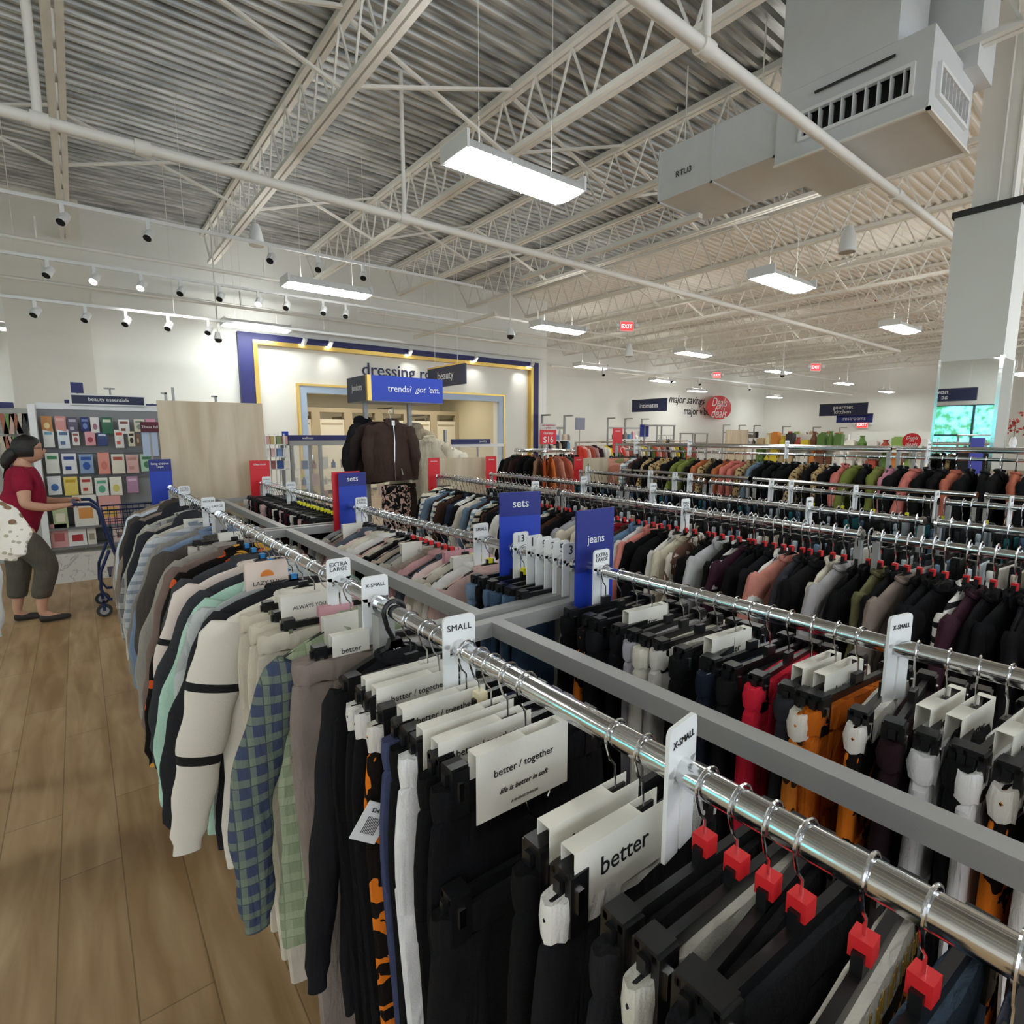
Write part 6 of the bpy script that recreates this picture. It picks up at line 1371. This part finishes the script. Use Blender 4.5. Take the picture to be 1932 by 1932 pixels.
# long kitchen gondolas in the middle distance, behind the coats
def gondola(px0, px1, x, label, pal, ztop, nm):
    a = at(px0, 830, x=x); c = at(px1, 830, x=x); y0, y1 = c.y, a.y; t = thing('display_gondola', label, 'display shelving', (x, 0, 0))
    MB().box((.0, y0, 0), (.08, y1, ztop)).build('back_panel', M_cream, t)
    for z in (1.42, 1.08): MB().box((-.4, y0, z-.03), (0, y1, z)).build('shelf', M_white, t)
    for z, w_ in ((1.42, 'top'), (1.08, 'lower')):
        n = min(48, int((y1-y0)/.15))
        for k in range(n):
            y = y0+(y1-y0)*(k+.5)/n; c_ = pal[rg.randrange(len(pal))]; h_ = rg.uniform(.12, .3); b = MB()
            if k % 2: b.lathe([(.06, 0), (.075, h_*.5), (.04, h_*.8), (.03, h_), (.045, h_+.03)], 10)
            else: b.box((-.08, -.07, 0), (.08, .07, h_)); b.box((-.05, -.05, h_), (.05, .05, h_+.02))
            o = b.build('kitchen_jar' if k % 2 else 'kitchen_box', mat('goods_'+c_, c_, rough=.6, bump=.05)); o.location = (x-.22, y, z); tag(o, 'small %s on the %s shelf of the %s gondola' % ('jar' if k % 2 else 'boxed kitchen item', w_, nm), 'jar' if k % 2 else 'box', '%s on the %s shelf, %s gondola' % ('jars' if k % 2 else 'boxes', w_, nm))
gondola(1440, 1600, 12.0, 'long cream kitchen gondola above the coat rail, left half', kp, 1.68, 'left kitchen'); gondola(1605, 1765, 10.5, 'long cream kitchen gondola above the coat rail beside the pillar', kp, 1.72, 'right kitchen')
# intimates stands
for px, y, lb, c_ in ((1255, 11.0, 'nearer', '#c9c3be'), (1320, 11.3, 'farther', '#8d8a8c')):
    p = at(px, 840, y=y); t = thing('lingerie_stand', 'grey frame of bralettes behind the coats, the %s one' % lb, 'display stand', (p.x, y, 0)); b = MB()
    w_ = .9
    for x in (-w_/2, w_/2):
        for yy in (0, .5): b.box((x-.02, yy-.02, 0), (x+.02, yy+.02, 1.95 if lb == 'nearer' else 1.7))
    builds(b, 'frame_post', M_grey, t); b = MB(); zt2 = 1.95 if lb == 'nearer' else 1.7; b.box((-w_/2-.03, -.03, zt2), (w_/2+.03, .53, zt2+.04)); b.build('top_frame', M_grey, t); b = MB(); b.tube([(-w_/2, 0, zt2-.3), (w_/2, 0, zt2-.3)], .012, 6); b.build('rail', M_chrome, t)
    for k in range(4):
        m = fabric(['#9a9aa0', '#cbbfae', '#2b2b2d', '#b7b2ae'][(k+(lb == 'farther')*2) % 4]); b = MB(); x = -w_/2+.15+k*.2
        for s in (-1, 1): b.tube([(s*.07, 0, -.03), (s*.05, -.02, -.14)], .006, 5); b.lathe([(.01, -.05), (.05, -.03), (.06, 0)], 10, (s*.05, 0, -.17), 'y')
        b.box((-.1, -.01, -.24), (.1, .01, -.19)); o = b.build('bralette', m); o.location = (p.x+x, y-.01, zt2-.3); tag(o, 'small bralette hanging on the %s grey frame behind the coats' % lb, 'bra', 'bralettes on the %s frame' % lb)
t = thing('wood_end_board', 'distant pale wood board above the coat rail, under the round sign', 'end panel', at(1390, 838, y=11.8)); t.location.z = 0; za = at(1390, 811, y=11.8).z; w_ = (at(1411, 838, y=11.8).x-at(1370, 838, y=11.8).x); MB().box((-w_/2, -.015, .1), (w_/2, .015, za)).build('panel', M_board, t); b = MB(); b.box((-w_/2+.05, .015, 0), (-w_/2+.1, .05, za-.1)); b.box((w_/2-.1, .015, 0), (w_/2-.05, .05, za-.1)); builds(b, 'support_leg', M_grey, t)
flat_sign('notice_sign', 'blue notice above the far clothing, left of the bralette frames', 'sign', 1208, 801, 1223, 824, 11.5, M_blued, 'new' if False else None, post=.02)
flat_sign('notice_sign', 'blue wall notice right of the pillar', 'sign', 1876, 805, 1894, 826, 3.2, M_blued, None, post=.02)
# far clothes: a low rail of summer tops behind, colourful
fr = thing('single_rail', 'far chrome rail of bright tops behind the round rack', 'clothes rail', (0, 8.8, 0)); xa, xb = at(1085, 850, y=8.8).x, at(1300, 850, y=8.8).x; b = MB(); b.tube([(xa, 0, 1.5), (xb, 0, 1.5)], .014, 8); b.build('rail', M_chrome, fr, smooth=True); b = MB(); b.box((xa, -.02, 0), (xa+.04, .02, 1.5)); b.box((xb-.04, -.02, 0), (xb, .02, 1.5)); builds(b, 'upright', M_grey, fr)
fp = ['#d94a3a', '#e0c23a', '#3a2a2c', '#e3b9b0', '#2b2b30', '#d9d5cc', '#a5503c', '#6f8f4a', '#e8e2d4', '#b58a8a']
for k in range(34):
    x = xa+.1+(xb-xa-.2)*k/33; place_garment('top', k % 5, [fabric(fp[(k*3) % 10])], (x, 8.8, 1.5), math.pi/2+rg.uniform(-.15, .15), 'bright or dark top on the far rail behind the round rack', 'tops on the far bright rail', sy=.9)
# posters and post near the pillar
p = at(1845, 830, x=6.6); t = thing('blue_banner', 'narrow violet blue banner standing before the pillar', 'banner', (6.6, p.y, 0)); za = at(1852, 826, x=6.6).z; zb_ = at(1838, 918, x=6.6).z; t.rotation_euler = (0, 0, -1.2); MB().box((-.05, -.005, zb_), (.05, .005, za)).build('banner_face', mat('violet_blue_card', '#4a4fb4', rough=.5, bump=.01), t); MB().box((-.01, .005, 0), (.01, .02, za-.05)).build('banner_post', M_grey, t)
# photo poster with plain face on pillar foot
t = thing('photo_poster', 'dark poster of a person with dark hair on the pillar behind the banner', 'poster', (PX-.03, 1.47, 0)); a = at(1865, 855, x=PX-.03); zb_ = at(1865, 945, x=PX-.03).z
MB().box((-.006, -.1, zb_), (.0, .14, a.z)).build('poster_board', mat('dark_poster', '#1c1a1e', rough=.5, bump=.01), t)
def oval(cy, cz, ry, rz_, m, nm, dx=-.009): b = MB(); n_ = 20; b.add([(dx, cy+ry*math.cos(2*math.pi*q/n_), cz+rz_*math.sin(2*math.pi*q/n_)) for q in range(n_)], [tuple(range(n_))]); b.add([(dx+.002, cy+ry*math.cos(2*math.pi*q/n_), cz+rz_*math.sin(2*math.pi*q/n_)) for q in range(n_)], [tuple(range(n_-1, -1, -1))]); return b.build(nm, m, t)
fz = a.z-.13; oval(.0, fz, .045, .065, M_skin, 'printed_face'); oval(.02, fz+.045, .06, .035, M_hair, 'printed_hair', -.011); oval(-.02, fz+.01, .008, .004, M_dark, 'printed_eye', -.012); oval(.018, fz+.01, .008, .004, M_dark, 'printed_eye', -.012); oval(0, fz-.035, .014, .004, mat('lips', '#9c5a50'), 'printed_lips', -.012); oval(.0, fz-.24, .05, .05, M_skin, 'printed_hand')
# hanging packs right of the pillar and autumn leaves
lf = at(1915, 805, y=2.3); t = thing('leaf_garland', 'red autumn leaves on branches at the right edge', 'decoration', (lf.x, lf.y, lf.z)); b = MB(); rl = random.Random(3)
for k in range(46):
    c0 = Vector((rl.gauss(0, .16), rl.gauss(0, .16), rl.gauss(.04, .09))); s_ = rl.uniform(.03, .055); M_ = Matrix.Translation(c0) @ Euler((rl.uniform(0, 6), rl.uniform(0, 6), rl.uniform(0, 6))).to_matrix().to_4x4()
    pts = []
    for q in range(10): rr_ = s_*(1 if q % 2 == 0 else .45); pts.append((rr_*math.cos(R(36*q)), rr_*math.sin(R(36*q)), .004*math.sin(q)))
    b.T = M_; b.add([(0, 0, .008)]+pts, [(0, q+1, (q+1) % 10+1) for q in range(10)])
b.T = None; b.build('leaves', mat('autumn_leaf', '#a8321f', rough=.6, bump=.05, vary=.3, vscale=6), t); b = MB(); b.tube([(0, 0, -.2), (.02, 0, 0), (.1, .05, .15)], .006, 6); b.tube([(.02, 0, 0), (-.15, .02, .08)], .004, 6); b.build('branch', mat('twig', '#5a3f2c', rough=.8, bump=.1), t)
vz = lf.z-.2; bx_ = thing('gift_shelf', 'white shelf unit below the autumn leaves at the right edge', 'shelf', (lf.x, lf.y, 0)); MB().box((-.25, -.2, vz-.22), (.5, .3, vz-.19)).build('shelf', M_white, bx_); MB().box((-.25, .28, 0), (.5, .3, vz)).build('back_panel', M_white, bx_)
b = MB(); b.lathe([(.03, -.19), (.06, -.12), (.05, -.05), (.03, 0), (.035, .01)], 14); o = b.build('vase', M_white, None, smooth=True); o.location = (lf.x, lf.y, vz); tag(o, 'white vase holding the autumn leaves', 'vase')
wr = thing('hanging_rack', 'grey grid of small hanging accessories right of the pillar', 'display stand', (6.9, .75, 0)); b = MB()
for k in range(6): b.box((.0, -.3+.13*k, 0), (.01, -.29+.13*k, 1.5))
for z in (.6, .9, 1.2, 1.48): b.box((0, -.3, z), (.012, .36, z+.012))
b.build('wire_grid', M_grey, wr)
for k in range(20):
    c_ = ['#e9e5de', '#e9e5de', '#1f5a60', '#c9303f', '#e8a0a8', '#3a1a1c', '#d9d2c6'][rg.randrange(7)]; o = MB().box((-.02, -.045, -.2), (0, .045, 0)).build('accessory_pack', mat('pack_'+c_, c_, rough=.5, bump=.02)); o.location = (6.88, -.22+.12*(k % 5), 1.45-.23*(k//5)); tag(o, 'small hanging accessory pack on the grid right of the pillar', 'packet', 'accessory packs right of the pillar')
bpy.context.view_layer.update()
